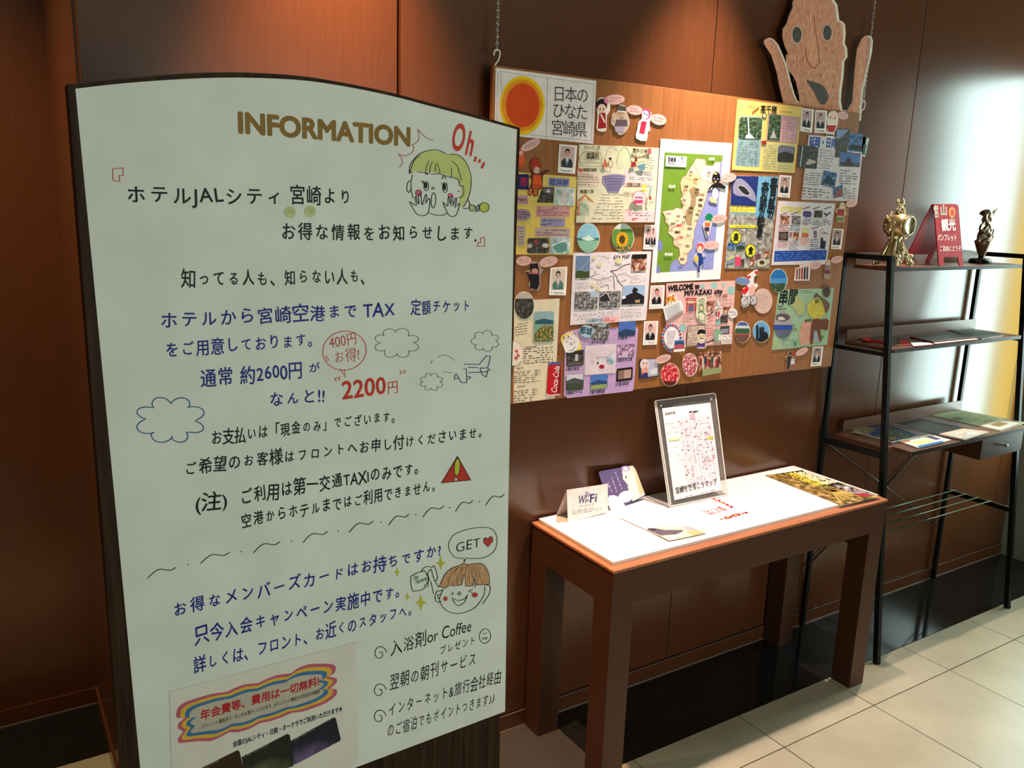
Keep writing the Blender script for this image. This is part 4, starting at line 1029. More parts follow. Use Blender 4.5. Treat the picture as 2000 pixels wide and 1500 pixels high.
photos(sheet, [([(1012.7, 340), (1032.8, 340), (1032.8, 370.8), (1010, 370)], '16205c', lambda b, q: b.text('\u5e02', (1014.5, 363), (1031, 363.5), 17, 'c01c3a', .02)),
               (Z4([(530, 565), (680, 570), (670, 775), (455, 770), (490, 690)]), 'dark', lambda b, q: (b.poly(Z4([(545, 580), (670, 585), (665, 650), (540, 640)]), '6a5a60'), b.poly(Z4([(590, 600), (620, 600), (635, 640), (575, 640)]), 'c8c0c8'))),
               (Z4([(690, 575), (950, 575), (945, 815), (680, 800)]), 'glare', lambda b, q: (b.line(Z4([(700, 590), (940, 592), (935, 800), (690, 790)]), 1.2, 'dfe8e8', True), b.poly(Z4([(780, 620), (830, 620), (850, 780), (770, 780)]), 'c8b8b8'))),
               (rq(Z4([(335, 1232), (615, 1232), (615, 1432), (328, 1432)]), .1), 'dark', lambda b, q: (b.ell(1034.5, 480.5, 5.5, 4, 'b0a8a0'), b.ell(1065.5, 479.5, 6.5, 4.5, 'c4beb4'), b.poly(Z4([(420, 1260), (480, 1260), (480, 1320), (420, 1320)]), '8a3a44'))),
               (rq(Z4([(635, 1215), (895, 1225), (890, 1440), (625, 1440)]), .08), 'glare', lambda b, q: (b.poly(Z4([(660, 1350), (760, 1290), (850, 1300), (850, 1400), (720, 1430)]), '5a8c88'), b.line(Z4([(640, 1330), (880, 1250)]), 1.4, 'e8f0f0'))) ])

# Shiiba village sheet
b = BF(); q = [(1130.8, 282), (1287, 289), (1277.5, 434), (1124.8, 435)]; b.slab(q, .0010, 'd8d2b8')
b.poly(Z4([(1500, 30), (1960, 60), (1960, 200), (1700, 330), (1500, 330), (1480, 200)]), 'ccd2ae'); b.poly(Z4([(985, 350), (1260, 380), (1270, 560), (985, 560)]), 'd8c4b4'); b.poly(Z4([(1600, 340), (1975, 380), (1970, 560), (1600, 560)]), 'cfc4c4')
for p in ([(1495, 270), (1520, 140), (1590, 45), (1650, 100), (1690, 240), (1720, 330)], [(1310, 400), (1360, 130), (1420, 40), (1500, 90)], [(1650, 390), (1740, 330), (1860, 380), (1960, 430)]): b.line(Z4(p), .7, '7aa088', smooth=3)
b.poly(Z4([(1310, 425), (1380, 410), (1450, 400), (1530, 400), (1612, 420), (1600, 520), (1560, 560), (1520, 640), (1390, 640), (1350, 560), (1310, 510)]), '8e84ac')
for i in range(6):
    y0 = 430+i*34; w_ = 138-i*14; b.line(Z4([(1460-w_, y0+8), (1460, y0-8), (1460+w_, y0)]), .8, '5a5078', smooth=3)
for i in range(-3, 4): b.line(Z4([(1460+i*40, 425), (1458+i*20, 620)]), .6, '5a5078')
b.text('\u690e\u8449\u6751', (1146, 309.5), (1170, 309.5), 11.5, '241c10', .02); b.text('\u3072\u3087\u3063\u3068\u3053\u5802', (1141, 290.5), (1172, 292), 7, '3a3420', .01)
b.line(Z4([(1010, 180), (1080, 105), (1280, 110), (1310, 190), (1300, 300), (1030, 290)]), .8, '8a7a3c', True); b.line(Z4([(1030, 200), (1300, 208)]), .7, '8a7a3c'); b.line(Z4([(1030, 255), (1290, 258)]), .7, '8a7a3c')
for i in range(5): b.line(Z4([(1070, 115+i*14), (1290, 118+i*14)]), .35, '8a8a60')
b.poly(Z4([(1350, 200), (1390, 310), (1305, 310)]), 'b86a50'); b.ell(1193, 320.5, 4, 7, '6a6a50', w=1); b.ell(1192, 310, 3, 2.4, '1c1c14')
b.text('\u8cab\u6734\u306e\u795e\u697d', (1235, 298), (1272, 301), 8.5, '2a1410', .02); b.poly(Z4([(1900, 70), (1945, 60), (1950, 130), (1905, 130)]), 'b85a60')
b.line(Z4([(1700, 160), (1780, 190), (1890, 160)]), 1.6, '8a3a2c', smooth=2); b.poly(Z4([(1730, 180), (1765, 180), (1765, 240), (1730, 240)]), '7a3a28'); b.poly(Z4([(1690, 240), (1740, 240), (1760, 320), (1730, 290), (1680, 320)]), '9a2430'); b.poly(Z4([(1760, 290), (1870, 260), (1860, 350), (1790, 340)]), '5a8aa0')
b.lines(Z4([(1895, 170), (1990, 180), (1980, 440), (1840, 420)]), 8, '3a3434', 3, .2, 3); b.lines(Z4([(1665, 430), (1960, 450), (1955, 490), (1660, 480)]), 2, '3a3434', 9, .3, 8)
b.text('\u690e\u8449\u6c11\u8b21\u7bc0', (1139, 335), (1166, 335), 6.5, '2a1c10', .02); b.poly(Z4([(1010, 330), (1050, 325), (1055, 375), (1010, 375)]), 'c0504a')
b.lines(Z4([(1005, 385), (1260, 395), (1290, 560), (1000, 555)]), 5, '4a3a34', 4, .2, 8)
b.text('\u690e\u8449\u3068\u8336', (1133, 377.5), (1160, 377.5), 6.5, '1c1410', .02)
b.line(Z4([(1000, 900), (1000, 770), (1090, 670), (1190, 770)]), 3, 'c8843c'); b.line(Z4([(1000, 945), (1000, 820)]), 2.5, 'c0644c')
for i in range(6): b.ell(1141.5, 401+i*3.6, 9, 2.6, '7a9a88', w=.8)
b.ell(1141, 399, 6, 2.4, '9ab4a0')
b.lines(Z4([(1310, 650), (1590, 655), (1600, 1000), (1180, 1000), ]), 9, '3c3834', 6, .2, 10); b.text('\u690e\u8449\u306e\u8c46\u8150', (1226, 363.5), (1250, 365), 7, '4a2a10', .02)
b.line(rq(Z4([(1622, 520), (1810, 520), (1808, 568), (1620, 570)]), .06), .8, 'b8862c', True)
b.poly(ellp(1249, 387, 12.5, 14, 0), 'ecc4cc'); b.line(ellp(1249, 387, 13, 14.5, 0, 14), .8, 'c05a78', True); b.lines(Z4([(1740, 690), (1850, 690), (1845, 720), (1735, 720)]), 1, '8a3a54', 1, .5, 4); b.poly(Z4([(1725, 740), (1840, 738), (1835, 775), (1725, 778)]), 'd8386c')
b.ell(1258, 363.5, 4, 4, 'd8cc3c'); b.ell(1258, 372, 6, 2, 'c8bc3c'); b.line(Z4([(1945, 570), (1930, 640), (1920, 720)]), 2.4, '6a9aa8'); b.poly(Z4([(1920, 690), (1948, 690), (1948, 735), (1920, 735)]), 'b02a34')
b.lines(Z4([(1880, 740), (1980, 745), (1980, 810), (1860, 810)]), 3, '3a3434', 2, .25, 3)
b.poly(Z4([(1612, 862), (1990, 885), (1982, 1025), (1600, 1022)]), 'ecc4c8'); b.text('\u30a2\u30af\u30bb\u30b9', (1222.5, 413.5), (1235, 414), 5.5, 'b03a34', .02); b.lines(Z4([(1650, 895), (1940, 895), (1930, 955), (1640, 955)]), 2, '5a3440', 1, .25, 9); b.lines(Z4([(1700, 965), (1900, 968), (1895, 1010), (1690, 1008)]), 2, 'c02a54', 5, .4, 3, .3); b.poly(Z4([(1720, 880), (1745, 845), (1770, 880)]), '4a9a74')
b.make('village_sheet', None, 'cream hand-drawn sheet with blue rice terraces left of the green map', 'paper', GP)

# green relief map in its white border
Z5 = lambda p: z_(1220, 300, .15, p)
b = BF(.0010); q = [(1289.8, 271), (1429.3, 280), (1406, 545), (1270.5, 552)]; b.slab(q, .0014, 'ece6ea', 'c8c0c4')
g4 = [(1298, 297.3), (1412, 303.3), (1392.8, 525.8), (1281.8, 532.5)]; b.poly(g4, '6c8f2e')
sea = [(1250, 110), (1278, 60), (1172, 1505), (590, 1540), (600, 1440), (640, 1390), (690, 1375), (730, 1440), (780, 1450), (820, 1310), (880, 1230), (905, 1080), (905, 1000), (960, 850), (1010, 740), (1060, 590), (1085, 480), (1130, 400), (1230, 250)]
b.poly([(1407.5, 316.5), (1411.2, 312), (1392.8, 525.8), (1308, 531)]+Z5([(600, 1440), (640, 1390), (690, 1375), (730, 1440), (780, 1450), (820, 1310), (880, 1230), (905, 1080), (905, 1000), (960, 850), (1010, 740), (1060, 590), (1085, 480), (1130, 400), (1230, 250)]), '8c92cc')
b.poly([(1285.5, 467), (1294, 473), (1294, 488), (1288.5, 491), (1284.5, 488)], '7a80b8'); b.poly([(1281.8, 532.5), (1283, 516), (1288, 522), (1290, 532)], '7a80b8')
land = Z5([(930, 60), (1050, 75), (1060, 150), (1150, 160), (1185, 105), (1250, 110), (1230, 250), (1180, 330), (1130, 400), (1085, 480), (1060, 590), (1010, 740), (960, 850), (930, 930), (905, 1000), (905, 1080), (885, 1150), (880, 1230), (820, 1310), (810, 1400), (780, 1450), (730, 1440), (690, 1370), (720, 1330), (710, 1230), (640, 1190), (630, 1090), (565, 1035), (580, 950), (530, 890), (525, 820), (485, 760), (540, 740), (640, 730), (680, 700), (740, 720), (760, 700), (740, 620), (725, 590), (760, 555), (735, 480), (725, 380), (760, 300), (800, 290), (830, 220), (900, 120)])
b.poly(land, 'e9cfae'); b.line(land, .9, 'a8745c', True)
b.poly(Z5([(990, 240), (1060, 170), (1150, 162), (1185, 110), (1248, 114), (1230, 245), (1180, 330), (1120, 380), (1010, 330)]), 'efdfcc'); b.poly(Z5([(740, 480), (740, 380), (780, 310), (900, 250), (990, 320), (960, 400), (880, 430), (780, 540)]), 'e6bf90')
b.poly(Z5([(840, 470), (900, 430), (970, 470), (975, 540), (930, 560), (930, 660), (900, 700), (890, 800), (870, 930), (810, 920), (790, 850), (800, 740), (850, 690), (870, 560)]), '9d8662')
b.poly(Z5([(500, 755), (640, 735), (680, 710), (740, 730), (775, 800), (780, 880), (700, 930), (620, 960), (560, 900), (530, 830)]), 'f0dcba')
for p in ([(900, 120), (960, 260), (1000, 330), (1110, 370), (1130, 400)], [(760, 300), (870, 340), (990, 320)], [(735, 480), (850, 560), (980, 520), (1085, 480)], [(740, 620), (860, 700), (1010, 740)], [(600, 960), (700, 930), (780, 980), (905, 900)], [(640, 1190), (700, 1120), (800, 1090), (880, 1130)], [(760, 700), (790, 850), (770, 960)]): b.line(Z5(p), .6, 'b8846c', smooth=2)
b.poly(Z5([(540, 25), (810, 40), (800, 178), (530, 165)]), 'f4f0f4'); b.text('\u5bae\u5d0e\u770c', (1304, 316), (1320.5, 317), 9, '1c1c34', .03); b.text('MIYAZAKI', (1304, 321), (1319, 321.6), 3.4, '2c2c44', .02)
b.ell(1332.5, 315, 6, 9, 'b0b0bc', w=.7); b.line([(1332.5, 308), (1332.3, 320)], .8, '30303c'); b.poly([(1332.5, 305.5), (1331, 310), (1334, 310)], '30303c')
for (x, y, t, c, w_) in ((1130, 65, '\u5927\u5206\u770c', 'f0f0e0', 12), (618, 425, '\u718a\u672c\u770c', 'f0f0e0', 13), (572, 1308, '\u9e7f\u5150\u5cf6\u770c', 'f0f0e0', 16), (865, 240, '\u6771\u7c73', '2a1c14', 6), (1100, 250, '\u5ef6\u5ca1\u5e02', '2a1c14', 8), (925, 335, '\u65e5\u5411', '2a1c14', 8), (800, 430, '\u690e\u8449', '2a1c14', 8), (945, 468, '\u897f\u90fd\u5e02', '1c1410', 9), (1010, 540, '\u65e5\u5411\u5e02', '2a1c14', 9), (990, 605, '\u90fd\u8fb2\u753a', '2a1c14', 9), (775, 605, '\u897f\u7c73', '2a1c14', 7), (985, 680, '\u9ad8\u934b', '2a1c14', 7), (870, 710, '\u897f\u90fd\u5e02', '1c1410', 9), (565, 785, '\u3048\u3073\u306e\u5e02', '2a1c14', 11), (695, 815, '\u5c0f\u6797\u5e02', '2a1c14', 9), (780, 825, '\u7dbe\u753a', '2a1c14', 6), (945, 795, '\u65b0\u5bcc', '2a1c14', 7), (630, 915, '\u9ad8\u539f\u753a', '2a1c14', 9), (715, 935, '\u90fd\u57ce\u5e02', 'b82838', 12), (850, 980, '\u5bae\u5d0e\u5e02', '1c1410', 10), (685, 1025, '\u90fd\u57ce\u5e02', '1c1410', 10), (725, 1090, '\u4e09\u80a1\u753a', 'b82838', 12), (815, 1205, '\u65e5\u5357\u5e02', '1c1410', 9), (750, 1375, '\u4e32\u9593\u5e02', '1c1410', 9)):
    p = Z5([(x, y)])[0]; b.text(t, (p[0]-w_/2, p[1]+2.5), (p[0]+w_/2, p[1]+2.9), 5, c, .03)
b.make('relief_map', None, 'tall green and beige prefecture map in a white border at the centre', 'map', GP)

# Aoshima sheet
Z6 = lambda p: z_(1420, 320, .15, p)
b = BF(); q = [(1429, 342.5), (1520.8, 344.8), (1502, 524.2), (1415, 524.5)]; b.slab(q, .0010, 'rock')
b.poly(Z6([(410, 165), (672, 168), (600, 690), (380, 700), (370, 660), (40, 655), (45, 635), (370, 640)]), '6aa4c4')
b.poly(Z6([(410, 165), (672, 168), (622, 640), (500, 700), (380, 680)]), '6aa4c4')
for i in range(46):
    x = rg.uniform(30, 540); y = rg.uniform(690, 1150); l = rg.uniform(30, 130)
    if i: b.off -= .0001
    b.line(Z6([(x, y), (x+l*.8, y+l*.35)]), rg.uniform(.4, 1.0), rg.choice(['4a463e', '6a6458', 'b4aea0']))
b.poly(Z6([(50, 535), (372, 555), (368, 640), (42, 625)]), 'e4dc50'); b.lines(Z6([(60, 545), (365, 562), (360, 635), (52, 620)]), 3, '9a3a34', 3, .3, 9)
b.poly(Z6([(35, 795), (392, 800), (388, 832), (32, 832)]), 'd8d032'); b.lines(Z6([(50, 805), (380, 808), (380, 826), (46, 826)]), 1, '8a8030', 2, .5, 9)
IN = '0e0e14'
for (ch, x0, x1, yb, hh) in (('\u9752', 540, 648, 440, 38), ('\u5cf6', 512, 622, 625, 25), ('\u306e', 510, 612, 705, 13), ('\u5947', 436, 538, 425, 28), ('\u8de1', 414, 512, 600, 25), ('\u306e', 412, 485, 685, 12), ('\u7d76', 382, 492, 795, 17), ('\u666f', 378, 466, 945, 21)):
    A, B = Z6([(x0, yb), (x1, yb+3)]); b.text(ch, A, B, hh, IN, .028, xs=None)
for (ch, x, y, rx, ry) in (('\u697d', 115, 955, 9.5, 12.5), ('\u98df', 305, 1130, 9.5, 12.5)):
    c_ = Z6([(x, y)])[0]; b.ell(c_[0], c_[1], rx, ry, 'e8dc28'); b.ell(c_[0], c_[1], rx, ry, '5a5420', w=.8); b.text(ch, (c_[0]-5.5, c_[1]+6.5), (c_[0]+5, c_[1]+6.8), 14, IN, .04)
sheet = b.make('aoshima_sheet', None, 'poster with a blue island photo and heavy black vertical lettering', 'poster', GP); sheet.name = 'island_poster'
photos(sheet, [(Z6([(62, 158), (410, 162), (375, 555), (46, 540)]), '1c2a6c', lambda b, q: (b.poly(spline(Z6([(90, 240), (150, 190), (230, 220), (330, 330), (372, 420), (365, 500), (260, 430), (160, 420), (80, 380)]), True, 2), '8a88a4'), b.poly(spline(Z6([(148, 292), (220, 300), (285, 370), (282, 400), (230, 395), (170, 340)]), True, 2), '20241c'), b.line(spline(Z6([(140, 285), (225, 290), (300, 375), (288, 412), (225, 402), (160, 345)]), True, 2), .8, 'c8c4cc', True))),
               (Z6([(10, 1035), (108, 1020), (100, 1115), (5, 1112)]), 'blue', None), (Z6([(125, 1025), (238, 1020), (228, 1118), (118, 1118)]), 'forest', sky_hill('5a7088', '2a3c30')),
               (Z6([(110, 1210), (180, 1210), (175, 1330), (105, 1330)]), 'e04068', None), (Z6([(182, 1240), (225, 1235), (220, 1325), (178, 1325)]), 'dark', None),
               (Z6([(300, 1210), (360, 1205), (355, 1330), (290, 1325)]), 'food', None), (Z6([(370, 1180), (440, 1170), (435, 1240), (365, 1245)]), '6a3a50', None), (Z6([(0, 1240), (90, 1195), (95, 1215), (80, 1290), (-5, 1300)]), '7a8a9a', lambda b, q: b.line(Z6([(0, 1250), (95, 1205)]), 2, 'e8e040')),
               (Z6([(480, 1145), (560, 1110), (548, 1215), (470, 1220)]), 'food', None), (rq(Z6([(395, 1240), (520, 1235), (510, 1335), (390, 1340)]), .3), 'c0b8a0', lambda b, q: b.ell(*Z6([(455, 1285)])[0], 5, 4, '3a2c24'))])

# product sheet
b = BF(); q = [(1519.5, 392), (1631.2, 397.7), (1613.5, 516.2), (1506.3, 517.7)]; b.slab(q, .0010, 'd6ccd2')
b.text('\u304a\u3059\u3059\u3081\u304a\u571f\u7523', (1525, 413), (1565, 415), 11, 'c8c020', .05)
cols = [(690, 815, 'food', 'b83a34'), (835, 960, 'grey', '4a7a8c'), (985, 1100, '4a4676', '2c3468'), (1125, 1235, 'dark', '2a6a44'), (1260, 1350, None, '34284a')]
b.poly(Z6([(620, 1135), (1300, 1120), (1285, 1250), (610, 1275)]), '1c48a0'); b.lines(Z6([(640, 1145), (1285, 1135), (1270, 1240), (630, 1262)]), 4, '98a8d8', 2, .16, 16)
for (x0, x1, c, tc) in cols[:2]: b.lines(Z6([(x0-15, 790), (x1-5, 795), (x1-10, 880), (x0-20, 875)]), 3, tc, x0, .35, 3)
for (x0, x1, c, tc) in cols[2:]: b.lines(Z6([(x0-5, 705), (x1, 712), (x1, 810), (x0-10, 800)]), 4, tc, x0, .35, 3)
for (x0, x1, y0, y1, tc) in ((660, 800, 1010, 1095, 'b02c3a'), (810, 930, 1010, 1120, '40506c'), (945, 1075, 960, 1060, 'd8703c'), (1085, 1200, 975, 1120, '24346c')): b.lines(Z6([(x0, y0), (x1, y0), (x1-5, y1), (x0-5, y1)]), 5, tc, x0, .3, 3)
for (x, y) in ((690, 670), (835, 660), (985, 590), (1120, 590), (1265, 590), (1100, 850)): b.line(Z6([(x, y), (x+95, y-32)]), 1.4, '2a2630')
b.line(Z6([(1265, 640), (1300, 665), (1350, 630)]), 2.4, '20202c', smooth=2); b.line(Z6([(1285, 690), (1310, 655)]), 2, '20202c')
b.ell(*Z6([(1240, 880)])[0], 3, 5, 'c89088', w=.6); b.lines(Z6([(1260, 885), (1330, 890), (1330, 920), (1260, 915)]), 2, '20202c', 5, .4, 2)
sheet = b.make('product_sheet', None, 'white sheet with rows of product pictures above a blue box', 'paper', GP)
photos(sheet, [(Z6([(697, 672), (818, 678), (808, 785), (692, 782)]), 'food', None), (Z6([(842, 672), (960, 682), (952, 792), (838, 788)]), 'grey', None), (rq(Z6([(990, 612), (1102, 618), (1095, 700), (985, 690)]), .3), '4a4676', None), (Z6([(1140, 605), (1245, 610), (1238, 700), (1130, 698)]), 'dark', None),
               (Z6([(672, 880), (800, 882), (795, 1000), (668, 995)]), 'dark', lambda b, q: b.ell(*Z6([(735, 940)])[0], 7, 6, '6a5448')), (Z6([(865, 885), (938, 885), (932, 1000), (858, 1000)]), 'food', None), (Z6([(812, 888), (850, 888), (848, 948), (808, 948)]), '9a7468', None),
               (rq(Z6([(985, 825), (1065, 840), (1062, 905), (975, 890)]), .3), 'd0c484', None), (Z6([(975, 900), (1062, 908), (1055, 955), (968, 955)]), 'c0683c', None), (Z6([(1130, 870), (1170, 870), (1168, 965), (1126, 965)]), 'grey', None), (Z6([(1222, 960), (1250, 960), (1250, 1000), (1288, 1005), (1275, 1110), (1210, 1105)]), '24203c', None)])


# oval photographs
def oval(cx, cy, rx, ry, label, f, rot=0, mat='c8b8a8', start=.0016):
    b = BF(start); b.ell(cx, cy, rx+.8, ry+.8, 'e0e0d0', rot, 26, th=.0008); f(b, cx, cy, rx, ry); b.ell(cx, cy-ry+1, 1, 1.2, 'e8e4d8', n=8)
    b.make('oval_photo', None, label, 'photo', 'oval photos on the notice board')


def clip(cx, cy, rx, ry, y0, y1, n=24):
    pts = [p for p in ellp(cx, cy, rx, ry, 0, n*2)]
    out = [(x, min(max(y, cy+y0*ry), cy+y1*ry)) for x, y in pts]; res = []
    for (x, y) in out:
        t = max(-1, min(1, (y-cy)/ry)); w_ = rx*math.sqrt(max(0, 1-t*t)); res.append((max(cx-w_, min(cx+w_, x)), y))
    return res


def band(c, y0, y1): return lambda b, cx, cy, rx, ry: b.poly(clip(cx, cy, rx, ry, y0, y1), c)


def multi(*fs):
    def g_(b, *a):
        for f in fs: f(b, *a)
    return g_


def flower(b, cx, cy, rx, ry):
    for i in range(16):
        a = 2*math.pi*i/16; b.off += -.0001 if i else 0; b.ell(cx-1+8.5*math.cos(a), cy+3+11*math.sin(a), 4.6, 2.2, 'e0a41c', math.degrees(a), 8)
    b.up(); b.up(); b.ell(cx-1, cy+3, 6, 7.5, '4a3c10')


oval(1148.8, 464.5, 21.5, 28, 'oval photo of a pale blue sky over a green meadow', multi(band('8cc0d4', -1, 1), band('3a7468', .0, 1), band('86b49c', .18, 1), lambda b, cx, cy, rx, ry: b.poly([(cx-14, cy+2), (cx-3, cy-3), (cx+2, cy-6), (cx+4, cy-2), (cx+14, cy+3), (cx, cy+6)], 'd0e4dc')))
oval(1216.3, 464.5, 21, 27.5, 'oval photo of a yellow sunflower on green leaves', multi(band('c8d4c8', -1, 1), band('5a8a3c', -.62, 1), band('field', .5, 1), flower))
oval(1023.8, 596.5, 19, 26.5, 'very dark oval photo at the edge of the information sign', multi(band('dark', -1, 1), band('b8aca8', -.98, -.5)))
oval(1520.5, 548, 16.5, 22.5, 'oval photo of a deep blue sky over green trees', multi(band('1e6cb4', -1, 1), band('4a8ac0', -.2, .6), band('forest', .25, 1)))
oval(1450, 648.5, 14.5, 20.5, 'oval photo of a green stadium field with brown seats', multi(band('4a5a9a', -1, 1), band('c8ccd0', -.6, -.35), band('34583c', -.35, .15), band('a84c40', .15, .28), band('6a4438', .28, 1)))
oval(1486.8, 647.8, 16, 20.5, 'oval photo of dark standing stone statues against blue sky', multi(band('6aa0cc', -1, 1), band('16181a', .62, 1), lambda b, cx, cy, rx, ry: [b.poly([(cx+x, cy+14), (cx+x, cy+y), (cx+x+2, cy+y-3), (cx+x+4.5, cy+y), (cx+x+5, cy+14)], '14161a') for x, y in ((-10, -11), (-4, -7), (1, -8), (6, 2), (9, 5))]))
oval(1308.5, 731.8, 17.5, 22, 'oval photo of bright red berries at the bottom edge', multi(band('red', -1, 1), band('4a1c14', .62, 1)))
oval(1347.5, 712.5, 14, 22, 'oval photo of pink and white blossom beside the crowd photo', multi(band('pinkflower', -1, 1)))

# town map sheet
Z7 = lambda p: z_(990, 460, .15, p)
b = BF(); q = [(1119.3, 493.8), (1272, 490.8), (1261.5, 625), (1113, 634.8)]; b.slab(q, .0010, 'dfd4da')
b.text('AYA MAP', (1197.5, 507.3), (1229.5, 505.5), 8.5, '3a3434', .03)
for p, w_ in (([(1350, 462), (1430, 450), (1520, 390), (1610, 370)], 1.6), ([(1350, 462), (1420, 520), (1450, 600), (1510, 660)], 1.2), ([(1080, 540), (1150, 510), (1150, 460)], .9), ([(1390, 520), (1395, 600), (1400, 705)], 1), ([(1330, 700), (1310, 640), (1250, 660), (1150, 710)], .9), ([(1080, 545), (1180, 580), (1290, 560), (1380, 520)], .8), ([(1440, 515), (1530, 490), (1600, 540)], .8), ([(1270, 265), (1330, 310)], .7), ([(1430, 590), (1510, 600), (1560, 580)], .8)):
    b.line(Z7(p), w_, '3c3638', smooth=2)
for (x, y, r_) in ((1205, 380, 5), (1135, 290, 4), (1120, 640, 4.5), (1190, 690, 5), (1460, 330, 7)): b.ell(*Z7([(x, y)])[0], r_, r_*.8, 'd4ce98', n=10)
b.ell(*Z7([(1208, 612)])[0], 4.5, 3.2, 'c89898', 20, w=.9)
for i, (x, y) in enumerate(((1190, 270), (1250, 280), (1320, 290), (1335, 355), (1400, 395), (1280, 460), (1340, 580), (1385, 540), (1500, 450), (1190, 510), (1260, 555), (1100, 430), (1105, 350), (1540, 580))): b.lines(Z7([(x-22, y-8), (x+22, y-10), (x+22, y+6), (x-22, y+8)]), 1 if i % 2 else 2, '4a444a', i, .35, 2)
for (x0, x1, y0, y1, n_) in ((895, 1080, 600, 705, 5), (1605, 1800, 510, 625, 6), (875, 1175, 1010, 1110, 5), (1190, 1455, 980, 1075, 5), (1480, 1765, 945, 1080, 6)): b.lines(Z7([(x0, y0+8), (x1, y0), (x1, y1-8), (x0, y1)]), n_, '4a444c', x0, .22, 8)
for (x, y) in ((990, 572), (1710, 477), (1025, 975), (1330, 955), (1630, 915)): b.lines(Z7([(x-35, y-7), (x+35, y-9), (x+35, y+5), (x-35, y+7)]), 1, '2c2830', x, .6, 3)
b.poly(Z7([(1040, 1095), (1255, 1078), (1255, 1130), (1038, 1142)]), '9fb6c0'); b.text('\uff11\u65e5\u30b3\u30fc\u30b9', (1151, 629), (1177, 626.5), 5.5, '2a3c50', .02); b.poly(Z7([(1255, 1065), (1465, 1055), (1462, 1125), (1253, 1132)]), 'eab0b4'); b.lines(Z7([(1265, 1072), (1400, 1066), (1400, 1120), (1265, 1126)]), 2, 'c02434', 4, .4, 4)
sheet = b.make('town_map_sheet', None, 'white sheet titled AYA MAP with five photos and thin road lines', 'map', GP)
photos(sheet, [(Z7([(905, 265), (1085, 262), (1075, 553), (895, 555)]), '6a80a4', lambda b, q: (b.poly(Z7([(900, 465), (960, 455), (1020, 470), (1078, 462), (1075, 553), (895, 555)]), '3c4a20'), b.line(Z7([(960, 450), (1080, 300)]), .6, 'c0c4c8'))),
               (Z7([(1630, 245), (1825, 240), (1810, 460), (1620, 465)]), 'food', lambda b, q: b.poly(Z7([(1630, 247), (1823, 242), (1820, 300), (1626, 305)]), '1c0e0c')),
               (Z7([(890, 735), (1190, 725), (1175, 955), (880, 965)]), 'grey', lambda b, q: b.poly(Z7([(1085, 730), (1186, 728), (1183, 800), (1085, 805)]), 'a8b8d0')), (Z7([(1210, 728), (1485, 715), (1470, 935), (1200, 945)]), 'grey', lambda b, q: (b.poly(Z7([(1215, 800), (1300, 735), (1360, 850), (1215, 860)]), '2a2428'), b.line(Z7([(1215, 800), (1300, 740), (1355, 850)]), 1.4, 'd8ccd0'))),
               (Z7([(1515, 650), (1798, 645), (1785, 890), (1490, 900)]), '9ab4d4', lambda b, q: (b.poly(Z7([(1492, 898), (1500, 830), (1560, 780), (1640, 745), (1630, 715), (1660, 670), (1710, 700), (1690, 735), (1790, 790), (1785, 890)]), '1e1820'), b.poly(Z7([(1500, 800), (1530, 785), (1555, 810), (1510, 830)]), 'e8ecf0'), b.poly(Z7([(1670, 840), (1735, 835), (1730, 872), (1668, 875)]), 'b09060'))) ])

# cream leaflet at the sign's edge
b = BF(); b.slab([(1004, 588), (1092.8, 583), (1083, 778), (1003, 787.5)], .0010, 'd8ccb4')
for (x0, x1, y0, y1, n_) in ((1006, 1030, 632, 658, 5), (1023, 1080, 680, 712, 7), (1004, 1056, 725, 750, 6), (1004, 1050, 762, 786, 5)): b.lines([(x0, y0), (x1, y0-4), (x1, y1-4), (x0, y1)], n_, '3a3230', x0, .3, 9)
for (x, y) in ((1036, 678), (1019, 719), (1020, 755)): b.lines([(x-9, y-1), (x+12, y-3), (x+12, y), (x-9, y+2)], 1, '5a4a44', x, .6, 4)
b.ell(1003, 690, 19, 24, 'e4d8d0', n=24); b.ell(1003, 690, 19, 24, 'b8a098', n=24, w=.7)
for (x, y) in ((1009, 686), (1012, 694), (1008, 699)): b.ell(x, y, 3.6, 3, 'c84a4a', 30, n=8)
sheet = b.make('cream_leaflet', None, 'cream leaflet with small print at the bottom left corner of the board', 'leaflet', GP)
photos(sheet, [(rq(Z7([(355, 990), (615, 985), (610, 1385), (340, 1395)]), .1, .07), '8aa8b0', lambda b, q: (b.poly([(1046, 626), (1062, 622), (1081, 626), (1081, 634), (1044, 634)], '2c5468'), b.poly([(1043, 633), (1081.5, 633), (1081.5, 645), (1043, 652)], '7aa090'), b.poly([(1052, 642), (1066, 634), (1081, 637), (1080.5, 666), (1043, 668), (1044, 652)], 'field')))])

# drink can cut-out
b = BF(.0024); q = [(1071, 708), (1096.5, 708), (1095, 771.5), (1066.8, 775)]; b.slab(rq(q, .12, .06), .0008, 'b81420', '7a0c14')
b.poly([(1073, 708.5), (1080, 706.8), (1094, 707.5), (1096, 714), (1090, 712), (1078, 712), (1072, 716)], '4c5c90'); b.poly([(1067.5, 768), (1072, 771), (1094.5, 769), (1094.5, 772), (1067, 775)], 'c8b0b0'); b.poly([(1091, 713), (1096, 714), (1094.5, 769), (1090, 769.5)], '7c0c16')
b.text('Coca-Cola', (1087, 766.5), (1093.5, 714), 13, 'ecdcdc', .01, slant=.35)
b.make('drink_can_cutout', None, 'red drink can cut-out with white script at the lower left of the board', 'cut-out', GP)

